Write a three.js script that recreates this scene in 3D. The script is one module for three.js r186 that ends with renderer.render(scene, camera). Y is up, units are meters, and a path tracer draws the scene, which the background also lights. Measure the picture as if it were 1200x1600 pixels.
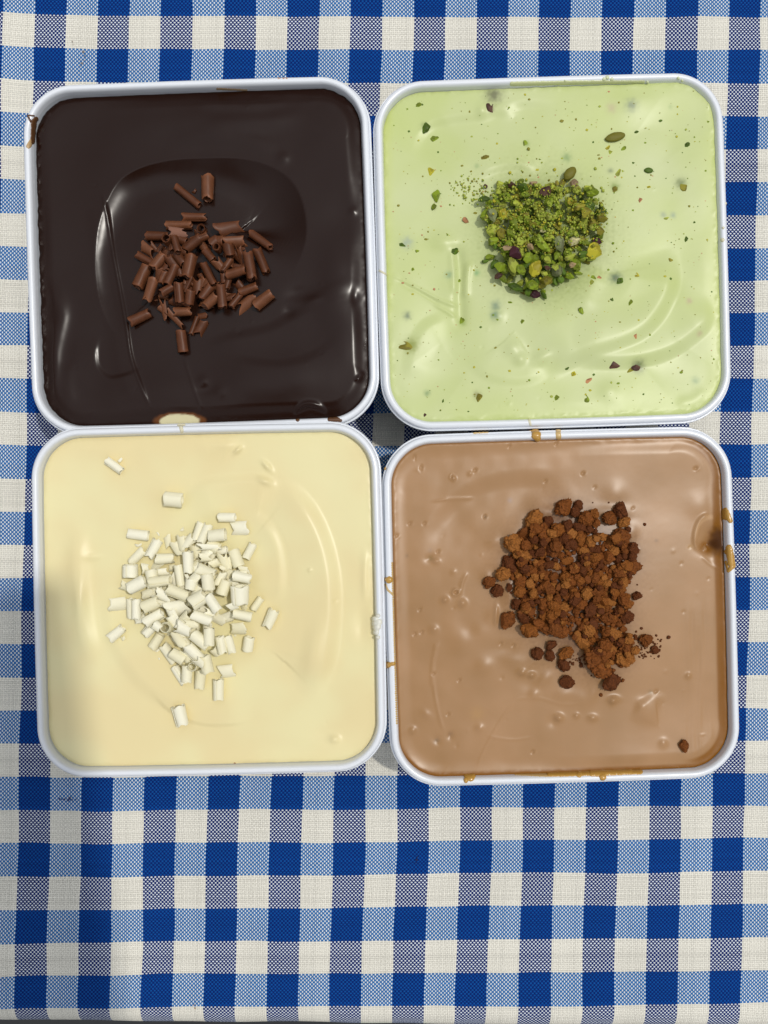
import * as THREE from 'three';
import { ImprovedNoise } from 'three/addons/math/ImprovedNoise.js';
import { RoundedBoxGeometry } from 'three/addons/geometries/RoundedBoxGeometry.js';
import { mergeGeometries, mergeVertices } from 'three/addons/utils/BufferGeometryUtils.js';

// ------------------------------------------------------------------ camera, sky, sun, exposure
const HC = 0.394, TAN = Math.tan(Math.PI / 6);             // lens height above the cloth, half of the 60 degree view
const scene = new THREE.Scene();
const camera = new THREE.PerspectiveCamera(60, 3 / 4, 0.01, 60);
camera.up.set(0, 0, -1);
camera.position.set(0, HC, 0);
camera.lookAt(0, 0, 0);
scene.add(camera);
const renderer = new THREE.WebGLRenderer({ antialias: true });
renderer.setSize(768, 1024);
renderer.toneMapping = THREE.LinearToneMapping;
renderer.toneMappingExposure = 0.71;
renderer.shadowMap.enabled = true;
const SUN = new THREE.Vector3(0.36, 1, -0.14).normalize();
{
  const W = 512, H = 256, d = new Float32Array(W * H * 4), v = new THREE.Vector3();
  for (let j = 0; j < H; j++) for (let i = 0; i < W; i++) {
    const el = (j + 0.5) / H * Math.PI - Math.PI / 2, az = (i + 0.5) / W * 2 * Math.PI - Math.PI;
    v.set(Math.cos(el) * Math.cos(az), Math.sin(el), Math.cos(el) * Math.sin(az));
    const up = Math.max(0, v.y), k = (j * W + i) * 4;
    const ov = 0.10 + 0.90 * Math.pow(up, 2); let r = 1.47 * ov, g = 1.52 * ov, b = 1.61 * ov;
    const a = Math.acos(Math.min(1, Math.max(-1, v.dot(SUN)))) * 180 / Math.PI;      // the bright haze round the sun
    const glow = 0.5 * Math.exp(-(a * a) / 250) + 0.2 * Math.exp(-a / 25);
    r += glow; g += glow * 0.97; b += glow * 0.92;
    if (v.y < 0) { r = 0.15; g = 0.15; b = 0.14; }
    d[k] = r; d[k + 1] = g; d[k + 2] = b; d[k + 3] = 1;
  }
  const sky = new THREE.DataTexture(d, W, H, THREE.RGBAFormat, THREE.FloatType);
  sky.mapping = THREE.EquirectangularReflectionMapping;
  sky.magFilter = sky.minFilter = THREE.LinearFilter; sky.needsUpdate = true;
  scene.background = sky; scene.environment = sky;
}
const sun = new THREE.DirectionalLight(new THREE.Color(1, 0.95, 0.87), 2.25);
sun.position.copy(SUN).multiplyScalar(2);
sun.castShadow = true; sun.shadow.radius = 3.5; sun.shadow.mapSize.set(2048, 2048);
Object.assign(sun.shadow.camera, { left: -0.5, right: 0.5, top: 0.5, bottom: -0.5, near: 0.1, far: 5 });
scene.add(sun, sun.target);

// ------------------------------------------------------------------ helpers
let seed = 12345;
const rnd = () => { seed = (seed * 1664525 + 1013904223) >>> 0; return seed / 4294967296; };
const rr = (a, b) => a + (b - a) * rnd();
const NZ = new ImprovedNoise();
const noise = (x, y, z = 0.37) => NZ.noise(x, y, z);
const fbm = (x, y, z = 0.37) => noise(x, y, z) + 0.5 * noise(x * 2.1, y * 2.1, z + 3) + 0.25 * noise(x * 4.3, y * 4.3, z + 7);
const clamp = (x, a = 0, b = 1) => Math.min(b, Math.max(a, x));
const sm = (x) => { x = clamp(x); return x * x * (3 - 2 * x); };
const C = (r, g, b) => new THREE.Color().setRGB(r, g, b);
const used = {};
function numbered(n) { const k = used[n] = (used[n] ?? -1) + 1; return k ? `${n}_${String(k).padStart(3, '0')}` : n; }
function put(o, name, label, category, group, kind) {
  o.name = numbered(name);
  if (label) o.userData.label = label;
  if (category) o.userData.category = category;
  if (group) o.userData.group = group;
  if (kind) o.userData.kind = kind;
  scene.add(o); return o;
}
function part(parent, geo, mat, name, label, kind) {
  const m = new THREE.Mesh(geo, mat); m.name = name; m.castShadow = m.receiveShadow = true;
  if (label) m.userData.label = label;
  if (kind) m.userData.kind = kind;
  parent.add(m); return m;
}
function gridGeo(nu, nv, f, uvf, colf, keep) {            // f(i, j) -> [x, y, z]
  const p = [], uv = [], col = [], idx = [];
  for (let j = 0; j <= nv; j++) for (let i = 0; i <= nu; i++) {
    p.push(...f(i, j)); if (uvf) uv.push(...uvf(i, j)); if (colf) col.push(...colf(i, j));
  }
  for (let j = 0; j < nv; j++) for (let i = 0; i < nu; i++) {
    const a = j * (nu + 1) + i, b = a + 1, c = a + nu + 1, e = c + 1;
    if (keep && !(keep(a) || keep(b) || keep(c) || keep(e))) continue;
    idx.push(a, c, b, b, c, e);
  }
  const g = new THREE.BufferGeometry();
  g.setAttribute('position', new THREE.Float32BufferAttribute(p, 3));
  if (uvf) g.setAttribute('uv', new THREE.Float32BufferAttribute(uv, 2));
  if (colf) g.setAttribute('color', new THREE.Float32BufferAttribute(col, 3));
  g.setIndex(idx); g.computeVertexNormals(); return g;
}
// a place on the table, measured off the photograph, as world x / z at height h
const mAt = (h) => (HC - h) * TAN / 800;
const wx = (px, h) => (px - 600) * mAt(h), wz = (py, h) => (py - 800) * mAt(h);

// ------------------------------------------------------------------ unseen slab with screen and lens, added to shade lower left, darken reflections
{
  const g = new THREE.Group(); g.position.set(-0.060, 0.49, 0.110); g.rotation.y = 0.12;
  put(g, 'added_shade_slab', 'added dark slab out of view above the tubs, put there to shade the lower left corner', 'added_shade_slab');
  part(g, new RoundedBoxGeometry(0.225, 0.008, 0.27, 4, 0.0035), new THREE.MeshPhysicalMaterial({ color: C(0.03, 0.03, 0.033), roughness: 0.5 }), 'case');
  const sc = new RoundedBoxGeometry(0.210, 0.0012, 0.254, 2, 0.0005); sc.translate(0, 0.0042, 0);
  part(g, sc, new THREE.MeshPhysicalMaterial({ color: C(0.01, 0.01, 0.012), roughness: 0.08 }), 'screen');
  const ln = new THREE.CylinderGeometry(0.006, 0.006, 0.002, 32); ln.translate(0.095, -0.0045, -0.118);
  part(g, ln, new THREE.MeshPhysicalMaterial({ color: C(0.01, 0.01, 0.012), roughness: 0.1 }), 'lens');
}

// ------------------------------------------------------------------ ground far below the table
{
  const g = new THREE.PlaneGeometry(30, 30); g.rotateX(-Math.PI / 2);
  const m = new THREE.Mesh(g, new THREE.MeshStandardMaterial({ color: C(0.025, 0.027, 0.03), roughness: 0.95 }));
  m.position.y = -0.75; m.receiveShadow = true;
  put(m, 'ground', null, null, null, 'structure');
}

// ------------------------------------------------------------------ gingham tablecloth
const CLOTH = (() => {
  const S = 2048, CELLS = 6, N = 17, TH = CELLS * N, per = S / TH;
  const col = new Uint8Array(S * S * 4), bmp = new Uint8Array(S * S * 4);
  const lin2s = (x) => 255 * (x <= 0.0031308 ? 12.92 * x : 1.055 * Math.pow(x, 1 / 2.4) - 0.055);
  const ecruW = [0.77, 0.745, 0.66], ecruF = [0.80, 0.78, 0.70], navyW = [0.0015, 0.015, 0.145], blueF = [0.004, 0.078, 0.325], dotW = [0.70, 0.76, 0.83], paleB = [0.022, 0.15, 0.43], navyD = [0.004, 0.017, 0.14];
  const tw = [], tf = [];
  for (let i = 0; i < TH; i++) { tw.push([rr(0.9, 1.07), rr(0, 99), rr(0.92, 1.06)]); tf.push([rr(0.9, 1.07), rr(0, 99), rr(0.92, 1.06)]); }
  const wob = [], wob2 = [];
  for (let k = 0; k < S; k++) { wob.push(noise(k / 90, 1.5) * 1.6); wob2.push(noise(k / 75, 8.5) * 1.6); }
  for (let y = 0; y < S; y++) for (let x = 0; x < S; x++) {
    const fx = (x + wob[y] * Math.sin(Math.PI * y / S) + S) % S / per, fy = (y + wob2[x] * Math.sin(Math.PI * x / S) + S) % S / per;
    const i = Math.floor(fx) % TH, j = Math.floor(fy) % TH;
    const u = fx - Math.floor(fx) - 0.5, v = fy - Math.floor(fy) - 0.5;
    const cu = Math.floor(i / N) % 2, cv = Math.floor(j / N) % 2;                 // 0 = blue stripe
    const wc = cu === 0 ? navyW : ecruW, fc = cv === 0 ? blueF : ecruF;
    const warp = (i + j) % 2 === 0, t = warp ? tw[i] : tf[j];
    // the thread on top bulges over its crossing; in the corners one looks past it at the thread below
    const a = warp ? u : v, b = warp ? v : u;                                    // across / along the upper thread
    const over = warp ? wc : fc, under = warp ? fc : wc, mixed = over[0] > 0.5 && under[0] < 0.5, mixed2 = over[0] < 0.5 && under[0] > 0.5;
    const r = Math.pow(Math.abs(a) / ((mixed ? 0.38 : 0.48) * t[2]), 3) + Math.pow(Math.abs(b) / (mixed ? 0.5 : mixed2 ? 0.74 : 0.60), 4);
    const top = clamp((1.15 - r) / 0.3);
    const fibre = 1 + 0.10 * noise(a * 9 + t[1], b * 2.2 + i * 0.7, j * 0.61);
    const sh = t[0] * fibre;
    const gap = under[0] < 0.5 ? 0.9 : 0.55;  // lower thread painted darker, as the shade between the threads
    const k = (y * S + x) * 4;
    for (let c = 0; c < 3; c++) { const oc = mixed ? dotW[c] : mixed2 ? (warp ? navyD[c] : paleB[c]) : over[c], uc = mixed ? (warp ? paleB[c] : navyD[c]) : mixed2 ? dotW[c] : under[c]; col[k + c] = lin2s(clamp(oc * sh * top + uc * gap * (1 - top))); }
    col[k + 3] = 255;
    const h = top * Math.sqrt(Math.max(0, 1 - 2.6 * a * a)) * (1 - 1.3 * b * b);
    bmp[k] = bmp[k + 1] = bmp[k + 2] = 255 * clamp(0.1 + 0.85 * h); bmp[k + 3] = 255;
  }
  const mk = (d, srgb) => {
    const t = new THREE.DataTexture(d, S, S, THREE.RGBAFormat);
    t.wrapS = t.wrapT = THREE.RepeatWrapping; t.magFilter = THREE.LinearFilter; t.minFilter = THREE.LinearMipmapLinearFilter; t.generateMipmaps = true;
    if (srgb) t.colorSpace = THREE.SRGBColorSpace; t.needsUpdate = true; return t;
  };
  const mat = new THREE.MeshPhysicalMaterial({ map: mk(col, true), bumpMap: mk(bmp, false), bumpScale: 0.00022, roughness: 0.95, specularIntensity: 0.25, vertexColors: true });
  const root = new THREE.Group();
  put(root, 'tablecloth', 'blue and white checked woven tablecloth under the four tubs', 'tablecloth');
  const R = 0.012, ZE = 774 * mAt(0), Z0 = -0.40, NU = 220, NV = 300, s0 = mAt(0);
  const ARC = R * Math.PI / 2, LEN = ZE - Z0 + ARC + 0.20;
  const clothY = (x, z) => 0.0009 * noise(x * 9 + z * 4, z * 26, 8) * sm((z - 0.12) / 0.05) + 0.0007 * fbm(x * 14, z * 14, 2.2) + 0.0004 * noise(x * 45, z * 45, 5);
  const pos = (i, j) => {
    const x = -0.40 + 0.80 * i / NU;
    let s = LEN * (j < 200 ? j / 200 * (ZE - Z0 - 0.01) : (ZE - Z0 - 0.01) + (j - 200) / 100 * (ARC + 0.21)) / LEN;
    s += 0;
    const ze = ZE + 0.0016 * x / 0.18 + 0.0006 * noise(x * 30, 3.3);
    const flat = ze - Z0;
    if (s <= flat) return [x, clothY(x, Z0 + s), Z0 + s, s];
    const q = Math.min((s - flat) / R, Math.PI / 2), rest = Math.max(0, s - flat - ARC);
    return [x, clothY(x, ze) * Math.cos(q) - R + R * Math.cos(q) - rest, ze + R * Math.sin(q) + 0.006 * Math.sin(x * 26) * rest / 0.2, s];
  };
  const geo = gridGeo(NU, NV, (i, j) => pos(i, j).slice(0, 3), (i, j) => {
    const [x, , , s] = pos(i, j), z = Z0 + s;
    const px = 600 + x / s0 + 2.6 * noise(x * 12, z * 17, 31) + 1.6 * noise(x * 30, z * 30, 1) + 0.8 * noise(x * 90, z * 90, 4), py = 800 + z / s0 + 2.4 * noise(x * 15, z * 11, 37) + 1.8 * noise(x * 28, z * 28, 9) + 0.8 * noise(x * 90, z * 90, 14);
    const top = 78 - 7 * Math.exp(-Math.max(px, -40) / 90), bot = 1215 - 0.0058 * px;   // the checks droop a little at the left
    return [(px - 55 + 0.0208 * py) / 49.3 / CELLS, 22 * (py - top) / (bot - top) / CELLS];
  }, (i, j) => { const [x, , z] = pos(i, j); const k = 0.98 + 0.05 * fbm(x * 22, z * 22, 6); return [k, k, k * 0.995]; });
  part(root, geo, mat, 'cloth');
  // small marks on the cloth
  const blot = (pts, r, color) => {
    const gs = pts.map(([px, py, k = 1]) => { const g = new THREE.CircleGeometry(r * k * s0, 9); g.scale(1, rr(0.5, 1), 1); g.rotateX(-Math.PI / 2); g.rotateY(rr(0, 3)); const x = wx(px, 0), z = wz(py, 0); g.translate(x, clothY(x, z) + 0.0005, z); return g; });
    part(root, mergeGeometries(gs), new THREE.MeshStandardMaterial({ color, roughness: 1, transparent: true, opacity: 0.75 }), 'stain');
  };
  blot([[131, 82, 1.3], [133, 88], [132, 95, 0.8], [129, 100, 1.2], [126, 104, 0.7]], 1.7, C(0.2, 0.17, 0.15));
  blot([[114, 66], [115, 71, 0.7]], 1.5, C(0.35, 0.3, 0.24));
  blot([[93, 1248], [97, 1249, 0.8], [101, 1249], [107, 1250, 1.5], [109, 1247, 1.3], [113, 1250, 0.8], [119, 1249, 0.7]], 1.9, C(0.01, 0.02, 0.13));
  blot([[652, 1338, 1], [651, 1342, 1.2], [650, 1347, 0.8]], 1.4, C(0.02, 0.02, 0.05));
  blot([[303, 1570], [305, 1575]], 1.5, C(0.4, 0.22, 0.1));
  return { root };
})();

// ------------------------------------------------------------------ tubs
const RIM = 0.038, A0 = 0.0704, R0 = 0.0205;
const TUBS = {
  dark: { cx: -0.07385, cz: -0.1034, rot: 1.9, sx: 1, sz: 1.009, lift: 0.0003 },
  green: { cx: 0.06775, cz: -0.10475, rot: 1.75, sx: 1.005, sz: 1.0055, lift: 0.0012 },
  white: { cx: -0.0701, cz: 0.0351, rot: 1.3, sx: 0.998, sz: 1, lift: 0.0033 },
  brown: { cx: 0.0712, cz: 0.0381, rot: 1.7, sx: 1.005, sz: 1.010, lift: 0.0012 },
};
for (const t of Object.values(TUBS)) { t.th = t.rot * Math.PI / 180; t.c = Math.cos(t.th); t.s = Math.sin(t.th); }
const toWorld = (t, lx, lz) => { lx *= t.sx; lz *= t.sz; return [t.cx + lx * t.c + lz * t.s, t.cz - lx * t.s + lz * t.c]; };
const toLocal = (t, x, z) => { const dx = x - t.cx, dz = z - t.cz; return [(dx * t.c - dz * t.s) / t.sx, (dx * t.s + dz * t.c) / t.sz]; };
const stand = (g, t) => { g.position.set(t.cx, t.lift, t.cz); g.rotation.y = t.th; g.scale.set(t.sx, 1, t.sz); };
// the tub's outline: s runs 0..8 round it (two per side), equal arc length within each half side
function outline(s) {
  s = ((s % 8) + 8) % 8;
  const q = Math.floor(s / 2), f = s / 2 - q;              // quarter q, f from side middle to the next side's middle
  const st = A0 - R0, arc = R0 * Math.PI / 2, L = 2 * st + arc, d = f * L;
  let x, z, nx, nz;                                        // quarter 0: from (A0, 0) round the corner to (0, A0)
  if (d < st) { x = A0; z = d; nx = 1; nz = 0; }
  else if (d > st + arc) { x = st - (d - st - arc); z = A0; nx = 0; nz = 1; }
  else { const a = (d - st) / R0; nx = Math.cos(a); nz = Math.sin(a); x = st + R0 * nx; z = st + R0 * nz; }
  const bow = 0.0005 * (1 - Math.pow(Math.min(1, Math.min(Math.abs(x), Math.abs(z)) / A0), 2));   // sides bulge a little
  x += nx * (bow - 0.0004); z += nz * (bow - 0.0004);
  for (let k = 0; k < q; k++) { [x, z] = [-z, x]; [nx, nz] = [-nz, nx]; }
  return [x, z, nx, nz];
}
// profile of rim and wall: [outward mm, height under the rim top mm]
const RIMP = [[-3.95, -3.2], [-3.78, -2.0], [-3.66, -1.35], [-3.45, -0.8], [-3.15, -0.36], [-2.8, -0.1], [-2.4, 0], [-2.1, -0.02], [-1.65, -0.16], [-1.27, -0.42], [-0.98, -0.82], [-0.82, -1.3], [-0.76, -2.2], [-0.72, -2.65], [-0.55, -2.8], [-0.32, -2.68], [-0.12, -2.8], [0, -3.15], [-0.02, -4.4], [-0.2, -4.7], [-0.7, -4.75], [-3.4, -4.75]];
const WALLIN = [[-3.95, -3.2], [-4.9, -12], [-6.5, -34.5], [-8.3, -36.4]], WALLOUT = [[-3.4, -4.75], [-3.75, -5.2], [-4.3, -12], [-5.9, -35.5], [-7.7, -37.9]];
const wallO = (d) => -0.00395 - 0.075 * (d - 0.0032);        // wall offset d metres under the rim
function sweep(prof, seg = 512) {
  return gridGeo(seg, prof.length - 1, (i, j) => { const [x, z, nx, nz] = outline(8 * i / seg); const [o, h] = prof[j]; return [x + nx * o / 1000, RIM + h / 1000, z + nz * o / 1000]; });
}
const RIMF = (() => {                                        // the profile resampled finely, for the rounded rim
  const c = new THREE.CatmullRomCurve3(RIMP.map(([o, h]) => new THREE.Vector3(o, h, 0)), false, 'centripetal');
  return c.getSpacedPoints(96).map((p) => [p.x, p.y]);
})();
const plastic = new THREE.MeshPhysicalMaterial({ color: C(0.79, 0.825, 0.88), roughness: 0.26, clearcoat: 0.3, clearcoatRoughness: 0.15, side: THREE.DoubleSide });
const plasticThin = new THREE.MeshPhysicalMaterial({ color: C(0.80, 0.84, 0.88), roughness: 0.6, transmission: 0.35, thickness: 0, side: THREE.DoubleSide });
const rimGeo = sweep(RIMF), inGeo = sweep(WALLIN), outGeo = sweep(WALLOUT);
const discGeo = (() => { const sh = new THREE.Shape(); for (let i = 0; i < 256; i++) { const [x, z, nx, nz] = outline(i / 32); sh[i ? 'lineTo' : 'moveTo'](x + nx * -0.0077, -(z + nz * -0.0077)); } const g = new THREE.ShapeGeometry(sh); g.rotateX(-Math.PI / 2); g.translate(0, RIM - 0.0379, 0); return g; })();
const disc2 = discGeo.clone().translate(0, 0.0013, 0);
const strip = (g) => { g = g.clone(); for (const n of Object.keys(g.attributes)) if (!['position', 'normal'].includes(n)) g.deleteAttribute(n); return g; };
const bodyGeo = mergeGeometries([inGeo, outGeo, discGeo, disc2].map(strip));
function makeTub(key, label) {
  const t = TUBS[key], g = new THREE.Group();
  stand(g, t);
  put(g, 'ice_cream_tub', label, 'tub');
  part(g, rimGeo, plastic, 'rim'); part(g, bodyGeo, plasticThin, 'tub_wall');
  t.tub = g; return g;
}
makeTub('dark', 'square white plastic tub holding the dark chocolate ice cream');
makeTub('green', 'square white plastic tub holding the pale green pistachio ice cream');
makeTub('white', 'square white plastic tub holding the cream coloured white chocolate ice cream');
makeTub('brown', 'square white plastic tub with caramel drips holding the light brown ice cream');

// ------------------------------------------------------------------ shapes pressed into the ice cream
function curve(pts, n = 12) {
  const c = new THREE.CatmullRomCurve3(pts.map(([x, y]) => new THREE.Vector3(x, y, 0)), false, 'centripetal');
  const P = c.getPoints(pts.length * n), len = [0];
  let x0 = 1e9, x1 = -1e9, y0 = 1e9, y1 = -1e9;
  P.forEach((p, i) => { if (i) len.push(len[i - 1] + p.distanceTo(P[i - 1])); x0 = Math.min(x0, p.x); x1 = Math.max(x1, p.x); y0 = Math.min(y0, p.y); y1 = Math.max(y1, p.y); });
  const tot = len[len.length - 1];
  return (x, y, reach = 1e9) => {                           // [signed distance (+ on the right hand), t]
    if (x < x0 - reach || x > x1 + reach || y < y0 - reach || y > y1 + reach) return null;
    let best = 1e18, s = 1, t = 0;
    for (let i = 0; i + 1 < P.length; i++) {
      const a = P[i], b = P[i + 1], dx = b.x - a.x, dy = b.y - a.y, l2 = dx * dx + dy * dy || 1e-9;
      const u = clamp(((x - a.x) * dx + (y - a.y) * dy) / l2), ex = x - a.x - dx * u, ey = y - a.y - dy * u, d = ex * ex + ey * ey;
      if (d < best) { best = d; s = dx * (y - a.y) - dy * (x - a.x) >= 0 ? 1 : -1; t = (len[i] + u * (len[i + 1] - len[i])) / tot; }
    }
    return [s * Math.sqrt(best), t];
  };
}
const fade = (t, f) => sm(t / f) * sm((1 - t) / f);
// amplitudes in mm, the rest in photograph pixels
const lip = (pts, amp, w, L, f = 0.25) => { const c = curve(pts); return (x, y) => { const r = c(x, y, Math.max(w, L * 4)); if (!r) return 0; const [d, t] = r; return amp * fade(t, f) * (d >= 0 ? Math.exp(-d * d / (L * (d + 20))) * sm((1.8 * L - d) / L) : sm(1 + d / w)); }; };
const ridge = (pts, amp, sig, f = 0.15) => { const c = curve(pts); return (x, y) => { const r = c(x, y, sig * 3); return r ? amp * fade(r[1], f) * Math.exp(-((r[0] / sig) ** 2)) : 0; }; };
const bump = (x0, y0, rx, amp, ry = rx, a = 0) => { const ca = Math.cos(a), sa = Math.sin(a); return (x, y) => { const dx = x - x0, dy = y - y0; if (Math.abs(dx) + Math.abs(dy) > 5 * Math.max(rx, ry)) return 0; const p = (dx * ca + dy * sa) / rx, q = (dy * ca - dx * sa) / ry; return amp * Math.exp(-p * p - q * q); }; };
const bowl = (pts, amp, w, L, f = 0.2) => { const c = curve(pts); return (x, y) => { const r = c(x, y); const [d, t] = r; if (d < 0) return 0; const W = w(t), k = clamp(d / (W * 1.25)), ramp = 1 - Math.pow(1 - k, 1.9); return -amp * W / 30 * fade(t, f) * clamp(ramp) * Math.exp(-(Math.max(0, d - W * 1.2) ** 1.6) / (L * 6)); }; };
const crater = (x0, y0, r, amp) => (x, y) => { const d = Math.hypot(x - x0, y - y0) / r; return d > 4 ? 0 : amp * (Math.exp(-((d - 1) ** 2) * 5) - 0.9 * Math.exp(-d * d * 2.2)); };
const depth4 = (tl, tr, bl, br) => (u, v) => { const a = (u + 1) / 2, b = (v + 1) / 2; return -(tl * (1 - a) * (1 - b) + tr * a * (1 - b) + bl * (1 - a) * b + br * a * b); };

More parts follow.
